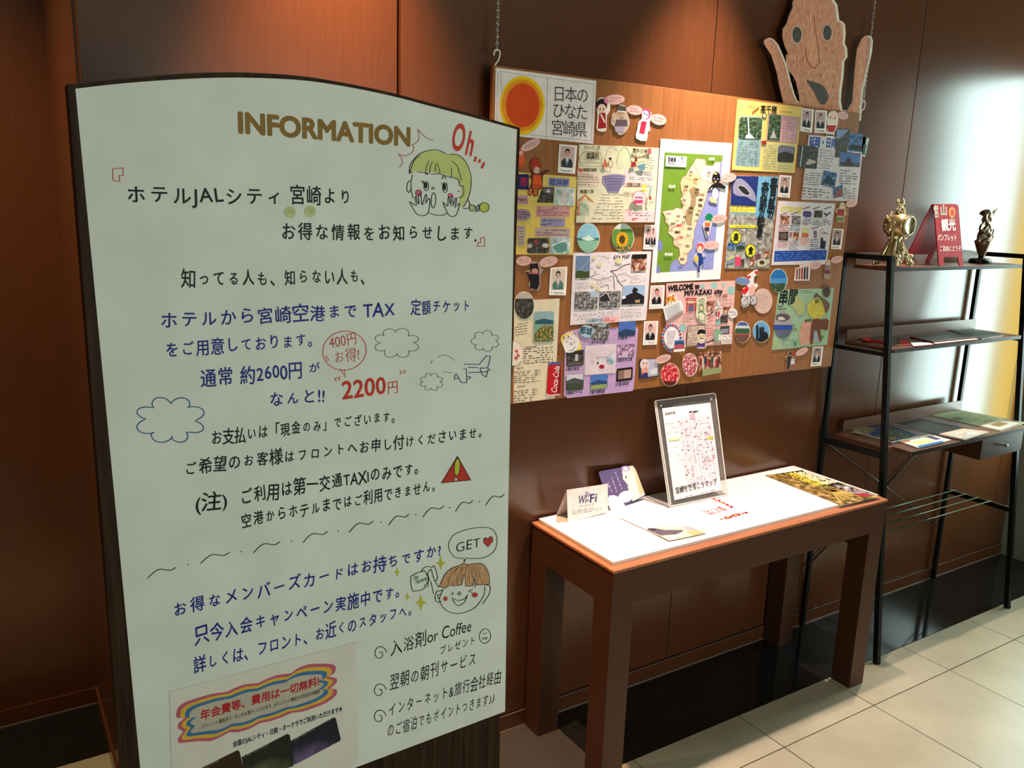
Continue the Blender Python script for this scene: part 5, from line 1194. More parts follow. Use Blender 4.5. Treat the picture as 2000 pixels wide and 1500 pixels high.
# lilac sheet
ZA = lambda p: z_(990, 600, .15, p)
b = BF(.0012); b.slab(ZA([(755, 330), (930, 285), (1690, 258), (1708, 285), (1650, 1050), (1635, 1090), (790, 1183), (740, 1140)]), .0010, 'b898c4')
for (x, y, w_, t) in ((1060, 488, 220, '\u2460\u3042\u3084\u3081\u516c\u5712'), (1440, 425, 130, '\u2461\u9727\u5cf6'), (1420, 712, 210, '\u2462\u89b3\u97f3\u6c60\u516c\u5712'), (760, 832, 180, '\u2463\u95a2\u4e4b\u5c3e\u6edd'), (1405, 1025, 185, '\u2464\u5cf6\u6d25\u90b8'), (765, 1140, 220, '\u2465\u90fd\u57ce\u30d5\u30a1\u30fc\u30e0'), (1070, 1130, 205, '\u2466\u9ad8\u5343\u7a42\u7267\u5834')):
    A, B = ZA([(x, y), (x+w_, y-w_*.09)]); b.text(t, A, B, 6.2, '2c1a3c', .01)
sheet = b.make('lilac_sheet', None, 'lilac sheet with eight small photos at the bottom of the board', 'paper', GP)
photos(sheet, [(rq(ZA([(1110, 215), (1340, 200), (1330, 425), (1105, 440)]), .08), 'grey', lambda b, q: b.poly(ZA([(1180, 225), (1300, 212), (1290, 260), (1200, 262)]), 'c8ccd0')),
               (rq(ZA([(1455, 188), (1680, 183), (1670, 372), (1450, 388)]), .1), 'blue', sky_hill('4a68b4', '2a3c5c', y=.6)),
               (ZA([(1020, 505), (1425, 475), (1410, 855), (1010, 885)]), 'd6c6d0', lambda b, q: (b.lines(sub(q, .05, .95, .08, .9), 9, 'b09aac', 3, .06, 3, .3), b.line(ZA([(1180, 650), (1300, 655), (1415, 555)]), .7, '8a94a0'), b.ell(*ZA([(1235, 775)])[0], 6.5, 6.5, 'eadfe4'), b.ell(*ZA([(1235, 775)])[0], 5.5, 4.5, '9a1c34'), b.ell(*ZA([(1350, 690)])[0], 7, 6.5, 'a4c4d4'), b.ell(*ZA([(1185, 725)])[0], 1.8, 2.2, '2c3430'), b.ell(*ZA([(1115, 710)])[0], 2.4, 2.4, '6a5a64', w=.6), b.ell(*ZA([(1180, 670)])[0], 1.6, 1.8, '8a7a84', w=.5), b.lines(ZA([(1300, 660), (1395, 655), (1395, 735), (1300, 740)]), 3, '2c4c64', 4, .3, 3))),
               (ZA([(1440, 490), (1665, 475), (1650, 645), (1430, 660)]), 'blossom', lambda b, q: b.poly(sub(q, .3, .65, .55, 1), 'c0a8c4')),
               (rq(ZA([(775, 575), (1005, 548), (1000, 755), (775, 780)]), .1), 'dark', lambda b, q: (b.poly(sub(q, .5, .68, .25, .7), 'b8b4b8'), b.poly(sub(q, .05, .95, .78, .97), '5a5450'))),
               (rq(ZA([(770, 870), (1005, 855), (995, 1075), (765, 1090)]), .1), 'dark', sky_hill('c8c4d0', '4a4c50', '3a4434', .34)), (rq(ZA([(1090, 885), (1315, 868), (1305, 1055), (1085, 1080)]), .1), 'blue', sky_hill('4a74c0', '2c4470', '8a9a5c', .45)),
               (rq(ZA([(1430, 800), (1640, 775), (1635, 945), (1420, 975)]), .1), '1c0c14', lambda b, q: (b.poly(sub(q, .08, .44, .15, .85), '8a6a60'), b.poly(sub(q, .46, .94, .15, .85), 'b89488')))], .0026)
cut('yellow-edged cat face drawing on the corner of the lilac sheet', spline(ZA([(860, 325), (910, 370), (950, 440), (975, 540), (930, 560), (770, 590), (745, 540), (700, 440), (710, 380), (760, 350)]), True, 2),
    [('p', spline(ZA([(780, 380), (860, 340), (905, 370), (940, 440), (930, 530), (850, 590), (760, 580), (730, 470), (735, 410)]), True, 2), 'e4dcdc'), ('l', ZA([(760, 410), (735, 380), (745, 440)]), .9, '2a2026'), ('l', ZA([(850, 370), (880, 335), (905, 385)]), .9, '2a2026'), ('e', 1115.5, 661, 1, 1.4, '2a2026'), ('l', ZA([(770, 440), (795, 455)]), 1, '2a2026'), ('e', 1115.5, 671.5, 2.6, 2.4, '2a2026', 0, 10, .8), ('l', ZA([(800, 560), (850, 565), (890, 510)]), 1, '2a2026'), ('l', ZA([(865, 430), (890, 425)]), .8, '2a2026'), ('l', ZA([(870, 462), (900, 458)]), .8, '2a2026'), ('p', ZA([(790, 365), (820, 380), (800, 410)]), '8a6a44')], .0034, 'dcc85a', name='cat_cutout')
b = BF(.0034); b.poly(ZA([(0, 0), (1, 0), (1, 1)]), PAPER); b.reset(); b.slab(spline(ZA([(960, 260), (1030, 228), (1110, 260), (1130, 320), (1070, 395), (970, 370), (935, 310)]), True, 2), .0008, '9cbccc', '3c5c80'); b.text('\u90fd\u57ce', (1131.5, 650), (1155.5, 654), 12.5, '1c2c40', .02)
b.make('name_badge', None, 'pale blue name badge with black lettering above the lilac sheet', 'badge', GP)

# pink welcome sheet
Z8 = lambda p: z_(1230, 480, .15, p)
b = BF(); q = [(1301, 553.5), (1436, 548.3), (1428.8, 672), (1300, 680)]; b.slab(q, .0010, 'e0b0ae')
for (x, y, r_) in ((1095, 520, 6), (1220, 510, 3.5), (1320, 580, 7.5), (690, 1070, 7), (950, 530, 4), (1150, 1000, 5)): b.ell(*Z8([(x, y)])[0], r_, r_*1.1, '8cbcb8')
b.text('WELCOME to', (1305, 568.6), (1366, 563.2), 10.5, '0e080a', .055); b.text('MIYAZAKI city', (1336, 577.6), (1411, 573), 9.5, '0e080a', .05)
b.line(Z8([(730, 690), (870, 690)]), 2.6, 'b82c24'); b.line(Z8([(750, 690), (745, 870)]), 2, 'b82c24'); b.line(Z8([(850, 690), (855, 870)]), 2, 'b82c24'); b.line(Z8([(735, 730), (865, 730)]), 1.8, 'e0c068'); b.poly(Z8([(765, 750), (835, 750), (835, 850), (765, 850)]), '6a5c80'); b.poly(Z8([(765, 775), (835, 775), (820, 760), (780, 760)]), 'c83028')
b.lines(Z8([(700, 880), (900, 880), (900, 1000), (690, 1000)]), 5, '4a2c30', 3, .22, 8); b.text('\u30c1\u30ad\u30f3\u5357\u86ee', (1397, 583), (1421, 580), 6, '6a5414', .02); b.lines(Z8([(1160, 700), (1330, 690), (1335, 775), (1160, 790)]), 5, '5a4448', 5, .2, 6)
b.line(Z8([(1000, 910), (1040, 900), (1080, 862)]), 2, '140c0c'); b.poly(Z8([(1085, 855), (1060, 862), (1082, 885)]), '140c0c'); b.line(Z8([(995, 1265), (1040, 1250), (1085, 1228)]), 2, '140c0c'); b.poly(Z8([(1095, 1222), (1065, 1225), (1085, 1250)]), '140c0c')
b.lines(Z8([(990, 930), (1090, 890), (1095, 990), (990, 1000)]), 3, 'b0343c', 6, .25, 3); b.lines(Z8([(1000, 1030), (1130, 1030), (1110, 1180), (1000, 1190)]), 5, '9a2c34', 7, .25, 3); b.lines(Z8([(1000, 660), (1080, 655), (1080, 700), (1000, 705)]), 2, '5a3438', 8, .25, 3)
b.poly(rq(Z8([(755, 1045), (985, 1030), (985, 1290), (740, 1305)]), .08), 'cdb0a4'); b.line(rq(Z8([(755, 1045), (985, 1030), (985, 1290), (740, 1305)]), .08), 1, '140c0c', True); b.lines(Z8([(765, 1060), (900, 1055), (880, 1285), (755, 1290)]), 9, '3a2c2c', 9, .2, 5)
b.ell(1402, 655, 8.5, 13, '86a88c'); b.poly(Z8([(1160, 1145), (1195, 1180), (1180, 1240), (1150, 1220)]), 'e0d8d0'); b.poly(Z8([(1190, 1160), (1330, 1155), (1330, 1270), (1190, 1275)]), 'e4d4d4'); b.lines(Z8([(1215, 1170), (1325, 1165), (1325, 1260), (1200, 1265)]), 4, '3a2c34', 11, .25, 5)
sheet = b.make('welcome_sheet', None, 'pink sheet lettered WELCOME to MIYAZAKI city below the map', 'paper', GP)
photos(sheet, [(Z8([(1005, 720), (1105, 710), (1100, 830), (995, 845)]), 'food', None), (Z8([(1215, 795), (1315, 785), (1310, 865), (1210, 880)]), 'food', None), (Z8([(1185, 905), (1278, 900), (1275, 1000), (1180, 1005)]), 'dark', None), (Z8([(1180, 1045), (1300, 1038), (1295, 1145), (1175, 1155)]), 'dark', lambda b, q: b.poly(sub(q, .1, .9, .35, .9), '8a8498'))])
cut('white wreath-edged cut-out at the lower left of the pink sheet', ellp(1311.8, 660, 20.5, 27.5, 0, 30), [('e', 1311.8+18*math.cos(a), 660+24.5*math.sin(a), 2.6, 3, ['5a6c9c', 'a84a54'][i % 2]) for i, a in enumerate([2*math.pi*i/22 for i in range(22)])]+[('e', 1311.5, 659.5, 14.5, 20, 'ebe2ea')]+[('l', [(1302+i % 2, 648+i*3.4), (1321-i, 646.5+i*3.4)], .7, '6a5060') for i in range(9)] +
    [('p', Z8([(580, 1225), (718, 1220), (718, 1370), (570, 1385)]), 'f0e8ea'), ('p', Z8([(585, 1232), (712, 1226), (712, 1330), (578, 1340)]), '3c6098'), ('p', Z8([(582, 1290), (712, 1282), (712, 1340), (576, 1350)]), 'b04c5c'), ('l', Z8([(585, 1290), (650, 1255), (712, 1290)]), 1.6, '24303c')], .0030, 'f0e6e8', name='wreath_cutout')
cut('white label and fox face drawing on the upper left of the pink sheet', Z8([(430, 800), (470, 780), (470, 690), (490, 660), (570, 620), (600, 660), (620, 720), (665, 705), (702, 830), (690, 850), (468, 978)]),
    [('e', 1310, 587, 10, 9, 'd8943c'), ('p', Z8([(480, 665), (520, 670), (490, 710)]), 'b86c24'), ('p', Z8([(560, 625), (590, 655), (550, 665)]), 'b86c24'), ('e', 1311, 592, 5.5, 4.5, 'ecdccc'), ('e', 1306, 585, 1, 1.4, '201414'), ('e', 1314, 584, 1, 1.4, '201414'), ('e', 1311, 590, 1.2, 1, '201414'), ('p', Z8([(430, 800), (660, 705), (700, 828), (468, 972)]), 'dcdce0')] +
    [('l', Z8([(455+i*8, 830+i*22), (640+i*6, 745+i*22)]), .7, '4a4048') for i in range(6)], .0032, 'ece4e4', name='fox_cutout')
cut('caricature cut-out of an old man in a rope hat on the pink sheet', spline(Z8([(885, 675), (990, 665), (1000, 700), (980, 760), (1000, 900), (990, 1000), (940, 1005), (860, 920), (870, 780)]), True, 2),
    [('p', rq(Z8([(890, 740), (975, 735), (975, 870), (885, 880)]), .15), 'a8b890'), ('e', 1370, 601, 4.2, 6, 'd0c8a0'), ('l', Z8([(910, 790), (930, 760), (955, 790)]), 1.2, '20201a'), ('e', 1370, 601, 4.2, 6, '20201a', 0, 14, .6), ('l', Z8([(890, 880), (930, 850), (985, 900), (970, 990)]), 1, '20201a'), ('l', Z8([(900, 900), (905, 960), (960, 980)]), 1, '20201a'), ('e', 1371, 584, 7, 4, 'c8ccb0'), ('l', Z8([(915, 700), (970, 692)]), 1.2, '20201a')], .0030, 'd4d4b8', name='man_cutout')
cut('caricature cut-out of a smiling man with black hair and a purple collar', spline(Z8([(900, 1100), (930, 1082), (985, 1095), (992, 1180), (985, 1240), (990, 1320), (940, 1338), (865, 1325), (880, 1250), (872, 1180)]), True, 2),
    [('p', Z8([(885, 1260), (975, 1260), (985, 1322), (865, 1325)]), '6a4a9a'), ('e', 1370, 659.5, 8, 11.5, 'e0ccaa'), ('p', spline(Z8([(880, 1160), (890, 1105), (935, 1088), (985, 1105), (985, 1150), (930, 1140)]), True, 2), '18141a'), ('l', Z8([(905, 1178), (925, 1172)]), .9, '201414'), ('l', Z8([(945, 1172), (968, 1176)]), .9, '201414'), ('l', Z8([(910, 1210), (935, 1200), (960, 1210)]), 1.4, '201414'), ('e', 1370, 664.5, 2.8, 1.4, 'e8e4e0')], .0030, 'e4d8c8', name='man_cutout')
cut('drawn dancer figure with a red cloth at the right of the pink sheet', spline(Z8([(1120, 700), (1160, 720), (1180, 800), (1210, 820), (1190, 900), (1150, 950), (1120, 940), (1140, 860), (1105, 850), (1125, 780)]), True, 2),
    [('l', Z8([(1130, 710), (1140, 770), (1170, 800)]), 1, '141010'), ('p', Z8([(1155, 855), (1178, 850), (1165, 930), (1140, 925)]), 'c02430'), ('l', Z8([(1110, 850), (1150, 820), (1200, 820)]), 1, '141010'), ('l', Z8([(1150, 820), (1140, 870), (1125, 940)]), .8, '141010')], .0030, 'ddd2cc', name='dancer_cutout')
b = BF(.0030); b.ell(*Z8([(1342, 878)])[0], 9, 9.5, 'e4dcde', th=.0005); b.lines(Z8([(1300, 845), (1385, 840), (1385, 910), (1300, 915)]), 4, '3c3438', 3, .3, 4); b.make('round_label', None, 'small round white label at the right edge of the pink sheet', 'label', GP)
Z9 = lambda p: z_(1420, 500, .15, p)
b = BF(.0014); b.ell(1489.8, 587.8, 18.8, 24.7, 'd2b0a6', n=28, th=.0006); b.lines([(1480, 573), (1503, 573), (1500, 604), (1477, 604)], 9, '8a6a68', 3, .14, 6); b.make('speech_bubble', None, 'large round beige speech bubble beside the bicycle cut-out', 'bubble', 'pink speech bubbles on the notice board')
cut('cut-out of a bicycle with red hearts and a blue oval label', Z9([(105, 320), (150, 280), (210, 272), (265, 290), (260, 260), (355, 185), (385, 175), (408, 200), (380, 250), (350, 270), (345, 360), (385, 358), (405, 385), (370, 430), (350, 505), (390, 560), (380, 610), (330, 640), (280, 615), (270, 650), (215, 672), (178, 640), (178, 570), (205, 535), (190, 470), (205, 420), (250, 400), (270, 375), (190, 378), (130, 355)]),
    [('e', 1450.5, 548.8, 14.5, 7, '6c82b0', 8), ('p', spline(Z9([(360, 190), (380, 200), (400, 190), (405, 210), (378, 240), (362, 215)]), True, 2), 'b82430'), ('p', spline(Z9([(258, 258), (280, 265), (305, 255), (310, 275), (280, 302), (262, 280)]), True, 2), 'b82430'),
     ('p', spline(Z9([(190, 430), (230, 425), (240, 400), (278, 400), (280, 440), (230, 502), (195, 470)]), True, 2), 'd01c24'), ('p', spline(Z9([(290, 420), (330, 380), (370, 400), (355, 500), (300, 520)]), True, 2), 'e0a8a0'),
     ('e', 1454, 588, 7, 9.5, '3c3a40', 0, 18, 1), ('e', 1471.5, 587, 7, 9.5, '3c3a40', 0, 18, 1), ('e', 1454, 588, 5.5, 8, 'c4c0c4'), ('e', 1471.5, 587, 5.5, 8, 'c4c0c4'), ('l', Z9([(230, 585), (275, 520), (345, 580), (300, 600)]), 1, '2c2a30'), ('l', Z9([(215, 600), (245, 560)]), .6, '5a585c')], .0026, 'e4d8da', name='bicycle_cutout')

# Kushima sheet
b = BF(); q = [(1519.8, 566), (1628.5, 562.3), (1615, 673.3), (1507, 683.8)]; b.slab(q, .0010, '98b494')
b.text('\u4e32\u9593', (1519.5, 593), (1556.5, 593), 27, '10100c', .03); b.lines(Z9([(960, 440), (1130, 435), (1125, 485), (960, 490)]), 2, '3c4038', 3, .3, 8)
b.poly(Z9([(905, 500), (950, 560), (1020, 620), (1000, 740), (930, 780), (870, 690), (820, 650), (880, 600)]), 'b0b078'); b.line(Z9([(820, 640), (880, 700), (950, 800), (1030, 700), (1020, 620)]), .9, '6a8ca0', smooth=2)
b.lines(Z9([(660, 640), (780, 640), (775, 705), (655, 705)]), 2, '24241c', 4, .35, 4); b.lines(Z9([(850, 880), (920, 880), (915, 985), (840, 985)]), 4, '2c382c', 5, .25, 3); b.lines(Z9([(720, 1080), (930, 1070), (910, 1180), (710, 1190)]), 5, '5c7c9c', 6, .2, 5); b.lines(Z9([(600, 1090), (690, 1085), (690, 1200), (590, 1205)]), 4, 'b8b850', 7, .25, 3)
b.ell(*Z9([(1165, 690)])[0], 18, 20, 'c8b848'); b.lines(Z9([(1090, 620), (1250, 620), (1260, 790), (1060, 790)]), 6, '8a7a30', 8, .15, 6); b.text('\u731b\u308b', Z9([(1145, 610)])[0], Z9([(1200, 608)])[0], 6.5, '20180c', .03)
b.poly(Z9([(985, 860), (1090, 840), (1110, 900), (1095, 1150), (950, 1160), (935, 1000)]), 'd09a86'); b.lines(Z9([(950, 920), (1085, 910), (1080, 1140), (955, 1150)]), 8, '9a4a3c', 9, .14, 5); b.text('\u90fd\u4e95\u5cac', Z9([(1015, 865)])[0], Z9([(1095, 855)])[0], 5.5, '4a1c14', .02)
for (x, y) in ((890, 1150), (1240, 1070)):
    for a_ in (-50, -90, -125): b.line([Z9([(x, y+20)])[0], (Z9([(x, y)])[0][0]+5*math.cos(R(a_)), Z9([(x, y)])[0][1]+6*math.sin(R(a_)))], 1.2, '2c7a34')
b.poly(Z9([(1135, 1000), (1170, 950), (1200, 1010), (1205, 1110), (1120, 1115)]), '9aa0b0')
b.poly(Z9([(1080, 1060), (1100, 900), (1115, 830), (1180, 810), (1230, 830), (1300, 810), (1330, 850), (1310, 970), (1260, 960), (1215, 950), (1230, 1110), (1205, 1120), (1165, 960), (1130, 970), (1115, 1150), (1085, 1150)]), '6e3c24')
b.poly(spline(Z9([(1130, 560), (1160, 480), (1200, 510), (1240, 540), (1310, 590), (1340, 650), (1290, 750), (1265, 650), (1220, 560), (1170, 530)]), True, 2), '6a4a3c')
sheet = b.make('kushima_sheet', None, 'green sheet with two heavy black characters, a horse and a monkey', 'paper', GP); sheet.name = 'green_sheet'
b = BF(.0024); b.ell(*Z9([(1295, 455)])[0], 8.5, 13, '6a5044', th=.0004); b.ell(*Z9([(1292, 470)])[0], 6, 9.5, '4a2c28'); b.ell(*Z9([(1275, 440)])[0], 1.2, 1.5, '0c0808'); b.ell(*Z9([(1312, 442)])[0], 1.2, 1.5, '0c0808'); b.make('monkey_head', sheet)
b = BF(.0024); b.ell(1529.5, 634.5, 18, 27, '5c6078', n=26, th=.0004); b.poly(clip(1529.5, 634.5, 18, 27, -.98, .02), 'a49c9c'); b.poly(clip(1529.5, 634.5, 18, 27, .0, .35), '2c4aa0'); b.poly(spline(Z9([(640, 780), (700, 750), (790, 760), (820, 810), (740, 850), (650, 830)]), True, 2), '5a4c50'); b.poly(spline(Z9([(660, 800), (720, 790), (760, 830), (680, 835)]), True, 2), 'd0c4c0'); b.make('fish_photo', sheet)

# pictures along the bottom edge
b = BF(.0010); b.slab([(1248.5, 701.8), (1286, 700.3), (1286, 734.8), (1248.5, 740)], .0008, '2a3048'); b.poly([(1262, 702), (1285, 701), (1285, 733), (1266, 736), (1264, 716)], 'b8b4cc'); b.ell(1259, 712, 9, 11, 'e0c8c8'); b.poly([(1252, 722), (1264, 716), (1266, 728), (1254, 734)], 'd8907c'); b.poly([(1254, 730), (1264, 727), (1264, 736), (1256, 738)], '2c2c70'); b.poly([(1268, 724), (1282, 718), (1284, 728), (1272, 733)], 'd4d4d8')
b.ell(1257, 709, 1, 1.3, '201820'); b.ell(1263, 709, 1, 1.3, '201820'); b.make('cup_photo', None, 'photo with a white cup and pale figure at the bottom left', 'photo', GP)
b = BF(.0026); b.slab([(1364, 689), (1409, 684.5), (1408, 717.5), (1362.5, 725)], .0006, 'food')
for i in range(9):
    x, y = 1369+i*4.4, 700+4*math.sin(i*2.2); b.poly([(x-2, y), (x+2, y), (x+2.6, y+14), (x-2.6, y+14)], ['8a2c30', 'c0b0a8', '2a2a48', 'a04038', '6a3030', '3a5040', 'c8a090', '902830', '50342c'][i]); b.ell(x, y-2, 1.8, 2, 'd8a890')
b.make('crowd_photo', None, 'photo of a crowd in red festival clothes at the bottom edge', 'photo', GP)
b = BF(.0040); b.slab([(1371.5, 721), (1409.8, 717.5), (1408, 728), (1371.5, 734.8)], .0004, '8c9468'); b.make('green_label', None, 'small blank olive green label below the crowd photo', 'label', GP)

# ------------------------------------------------------------------ information sign
AX = R(3.01)
P0 = np.array([.507, .800, 1.0753])*S
SU = np.array([math.cos(AX), math.sin(AX), 0.])
si = empty('information_sign', tuple(np.array([.29*S, .789*S, 0])), 'tall standing INFORMATION sign with a white arched sheet in a dark wooden frame', 'sign')
DARKWOOD = tex('dark_sign_wood', (.020, .010, .006), (.042, .022, .012), rough=.5, spec=.06, scale=(20, 20, 1), nscale=5, detail=5)


def pix(w):
    d = np.array(w)-CAM; return (1000+F0*(d@CR)/(d@CF), 750-F0*(d@CU)/(d@CF))


sf = Flat(P0, SU, (0, 0, 1), 0, .00006)
arc = [(132.5, 166), (200, 157.5), (275, 151), (350, 145.3), (425, 142.3), (510, 143.5), (597, 150), (680, 163.5), (765, 181), (850, 203.5), (935, 226), (1016.5, 249.5)]
arc = spline(arc, False, 3)
b = Flat(P0, SU, (0, 0, 1), -.026, .0)
wl_ = b.P(*arc[0], 0); wr_ = b.P(*arc[-1], 0)
outer = arc+[pix((wr_[0]-.001, wr_[1], .55)), pix((wr_[0]-.001+.012, wr_[1], .004)), pix((wl_[0]+.004, wl_[1], .004)), pix((wl_[0]+.002, wl_[1], .55))]
b.off = -.0265
lo = [b.P(*p, 0)-b.N*.0265 for p in outer]; hi = [b.P(*p, 0)-b.N*.0012 for p in outer]; n = len(lo)
b.add(hi, DARKWOOD); b.v += lo+hi; s0 = n
for i in range(n):
    j = (i+1) % n; b.f.append((s0+i, s0+j, s0+n+j, s0+n+i)[::-1]); b.m.append(0)
b.f.append(tuple(range(s0, s0+n))); b.m.append(0)
b.make('frame_panel', si)
# thin pale line along the frame's top edge
o = b.N*-.013
tube('edge_strip', [tuple(b.P(*p, 0)+o+np.array([0, 0, .0006])) for p in arc], .0018, K('7a6a60', .3, .3), si, 6)
bx = np.array([.20, .66]); mid = (wl_+wr_)/2


def sbox(name, u0, u1, n0, n1, z0_, z1_, mat, parent, bevel=0):
    c = mid.copy(); v = []
    for zz in (z0_, z1_):
        for (uu, nn) in ((u0, n0), (u1, n0), (u1, n1), (u0, n1)): v.append(np.array([c[0], c[1], 0])+SU*uu+sf.N*nn+np.array([0, 0, zz]))
    return obj(name, v, BOXF if sf.N[1] > 0 else [f[::-1] for f in BOXF], mat, None, parent, bevel=bevel)


sbox('base_plate', -.30, .30, -.15, .13, .0002, .010, BLACKMETAL, si, .002)
# white sheet
sf.off = -.0012
warc = [(147, 173.5), (210, 166), (275, 160), (350, 155), (425, 152), (510, 152.6), (600, 158), (690, 172), (770, 189), (850, 210), (930, 231), (1009, 253)]
warc = spline(warc, False, 3)
SIGNWHITE = tex('sign_white_sheet', (.63, .64, .595), (.69, .70, .65), rough=.6, spec=.1, nscale=9)
sf.slab(warc+[(1004, 400), (998, 700), (992, 1000), (986, 1389), (690, 1500), (288, 1652), (210, 830)], .0010, SIGNWHITE); sf.make('white_sheet', si)
BK, BL_, RD, RD2, YL, GY, GO = '0e1012', '14247a', 'c03020', 'bc4034', 'b8c04a', '4a5450', '83632a'
sf.off = .0002
sf.text('INFORMATION', (463.5, 258.5), (803, 285), 40, GO, .042); sf.make('gold_lettering', si, 'gold capital lettering')


def HW(t, A, B, h, col=BK, off=.011, j=1., seed=1, name='handwritten_line', make=True):
    base = sf.off; sf.text(t, A, B, h, col, off, j, seed)
    if make: sf.make(name, si)
    sf.off = base


HW('\u30db\u30c6\u30ebJAL\u30b7\u30c6\u30a3', (244, 396), (556, 398), 36)
HW('\u5bae\u5d0e\u3088\u308a', (566, 398), (690, 399), 34)
HW('\u304a\u5f97\u306a\u60c5\u5831\u3092\u304a\u77e5\u3089\u305b\u3057\u307e\u3059.', (547, 468), (932, 470), 33)
HW('\u77e5\u3063\u3066\u308b\u4eba\u3082\u3001\u77e5\u3089\u306a\u3044\u4eba\u3082\u3001', (354, 560), (728, 553), 32)
HW('\u30db\u30c6\u30eb\u304b\u3089\u5bae\u5d0e\u7a7a\u6e2f\u307e\u3067', (311, 641), (700, 620), 32, BL_)
HW('TAX', (709, 621), (772, 617), 27, BL_)
HW('\u5b9a\u984d\u30c1\u30b1\u30c3\u30c8', (802, 614), (920, 608), 27, BL_)
HW('\u3092\u3054\u7528\u610f\u3057\u3066\u304a\u308a\u307e\u3059\u3002', (322, 697), (626, 674), 29, BL_)
HW('\u901a\u5e38 \u7d042600\u5186', (391, 755), (592, 735), 32, BL_, make=False); HW('\u304c', (603, 727), (626, 724), 18, BL_)
HW('\u306a\u3093\u3068!!', (524, 795), (636, 784), 28, BL_)
HW('\u304a\u652f\u6255\u3044\u306f\u300c\u73fe\u91d1\u306e\u307f\u300d\u3067\u3054\u3056\u3044\u307e\u3059\u3002', (412, 869), (782, 822), 26)
HW('\u3054\u5e0c\u671b\u306e\u304a\u5ba2\u69d8\u306f\u30d5\u30ed\u30f3\u30c8\u3078\u304a\u7533\u3057\u4ed8\u3051\u304f\u3060\u3055\u3044\u307e\u305b\u3002', (358, 929), (952, 853), 28)
HW('(\u6ce8)', (380, 1000), (446, 990), 31); HW('\u3054\u5229\u7528\u306f\u7b2c\u4e00\u4ea4\u901aTAXI\u306e\u307f\u3067\u3059\u3002', (468, 984), (830, 923), 29)
HW('\u7a7a\u6e2f\u304b\u3089\u30db\u30c6\u30eb\u307e\u3067\u306f\u3054\u5229\u7528\u3067\u304d\u307e\u305b\u3093\u3002', (470, 1031), (860, 957), 27)
HW('\u304a\u5f97\u306a\u30e1\u30f3\u30d0\u30fc\u30ba\u30ab\u30fc\u30c9\u306f\u304a\u6301\u3061\u3067\u3059\u304b?', (335, 1206), (862, 1086), 30, BL_)
HW('\u53ea\u4eca\u5165\u4f1a\u30ad\u30e3\u30f3\u30da\u30fc\u30f3\u5b9f\u65bd\u4e2d\u3067\u3059\u3002', (379, 1258), (794, 1163), 31, BL_)
HW('\u8a73\u3057\u304f\u306f\u3001\u30d5\u30ed\u30f3\u30c8\u3001\u304a\u8fd1\u304f\u306e\u30b9\u30bf\u30c3\u30d5\u3078\u3002', (378, 1315), (815, 1199), 28, BL_)
TH = .0
HW('\u5165\u6d74\u5264or', (762, 1281), (856, 1250), 27, BK, TH, .7, make=False); HW('Coffee', (862, 1249), (921, 1233), 24, BK, TH, .5)
HW('\u30d7\u30ec\u30bc\u30f3\u30c8', (857, 1281), (930, 1257), 18, BK, TH, .7)
HW('\u7fcc\u671d\u306e\u671d\u520a\u30b5\u30fc\u30d3\u30b9', (760, 1347), (931, 1297), 28, BK, TH, .7)
HW('\u30a4\u30f3\u30bf\u30fc\u30cd\u30c3\u30c8&\u65c5\u884c\u4f1a\u793e\u7d4c\u7531', (757, 1401), (979, 1331), 26, BK, TH, .7)
HW('\u306e\u3054\u5bbf\u6cca\u3067\u3082\u30dd\u30a4\u30f3\u30c8\u3064\u304d\u307e\u3059\u266a\u266a', (755, 1441), (966, 1373), 25, BK, TH, .7)
ZS = lambda ox, oy, p: z_(ox, oy, .25, p)
for i, (x, y) in enumerate(((742, 1277), (741, 1350), (741, 1401))):
    sf.line([(x+(3+.024*t)*math.cos(R(t-100))*1.0, y+(3+.030*t)*math.sin(R(t-100))-.0*t) for t in range(0, 480, 30)], 1.4, BK)
    sf.make('spiral_mark', si)
sf.line(ellp(947.5, 1242.5, 11, 14, 10, 24), 1.3, BK, True); sf.line([(942, 1245), (944, 1249), (947, 1245), (950, 1249), (952, 1243)], 1.2, BK, same=True); sf.line([(944.5, 1236), (945, 1240)], 1.2, BK, same=True); sf.line([(949, 1235), (949.5, 1239)], 1.2, BK, same=True)
sf.make('smiling_face_mark', si)

# red and coloured accents
off0 = sf.off
sf.line(ellp(673, 685, 42.5, 38, -12, 40)[:29]+ellp(673, 685, 42.5, 38, -12, 40)[29:], 1.4, RD2, True); sf.line([(664, 720), (675, 737), (672, 721)], 1.4, RD2, same=True)
sf.off = off0; sf.text('400\u5186', (644, 681), (699, 670), 24, RD2, -.008, .5); sf.off = off0; sf.text('\u3082', (635, 705), (644, 704), 11, RD2, -.006); sf.off = off0; sf.text('\u304a\u5f97!', (652, 710), (704, 702), 24, RD2, -.008, .5)
sf.make('red_speech_balloon', si)
sf.off = off0; sf.text('2200', (668, 781), (755, 768), 35, RD, .016, .4); sf.off = off0; sf.text('\u5186', (757, 768), (779, 764), 22, RD, -.004, .4)
for (x, y, s_) in ((658, 741, -1), (665, 739, -1), (781, 727, 1), (788, 726, 1)): sf.line([(x, y-4), (x+4*s_, y), (x, y+4)], 1.4, RD, same=True)
sf.make('red_price', si)
sf.off = off0; sf.text('O', (882, 291), (905, 296), 53, 'c03a2e', .022, slant=.12, xs=.5); sf.text('h', (905, 300), (927, 306), 48, 'c03a2e', .022, slant=.12, xs=.55)
for p in ([(930, 306), (927, 316)], [(938, 311), (936, 318)], [(946, 317), (941, 329)]): sf.line(p, 4.5, 'c03a2e', same=True)
sf.make('red_exclamation', si)
sf.off = off0
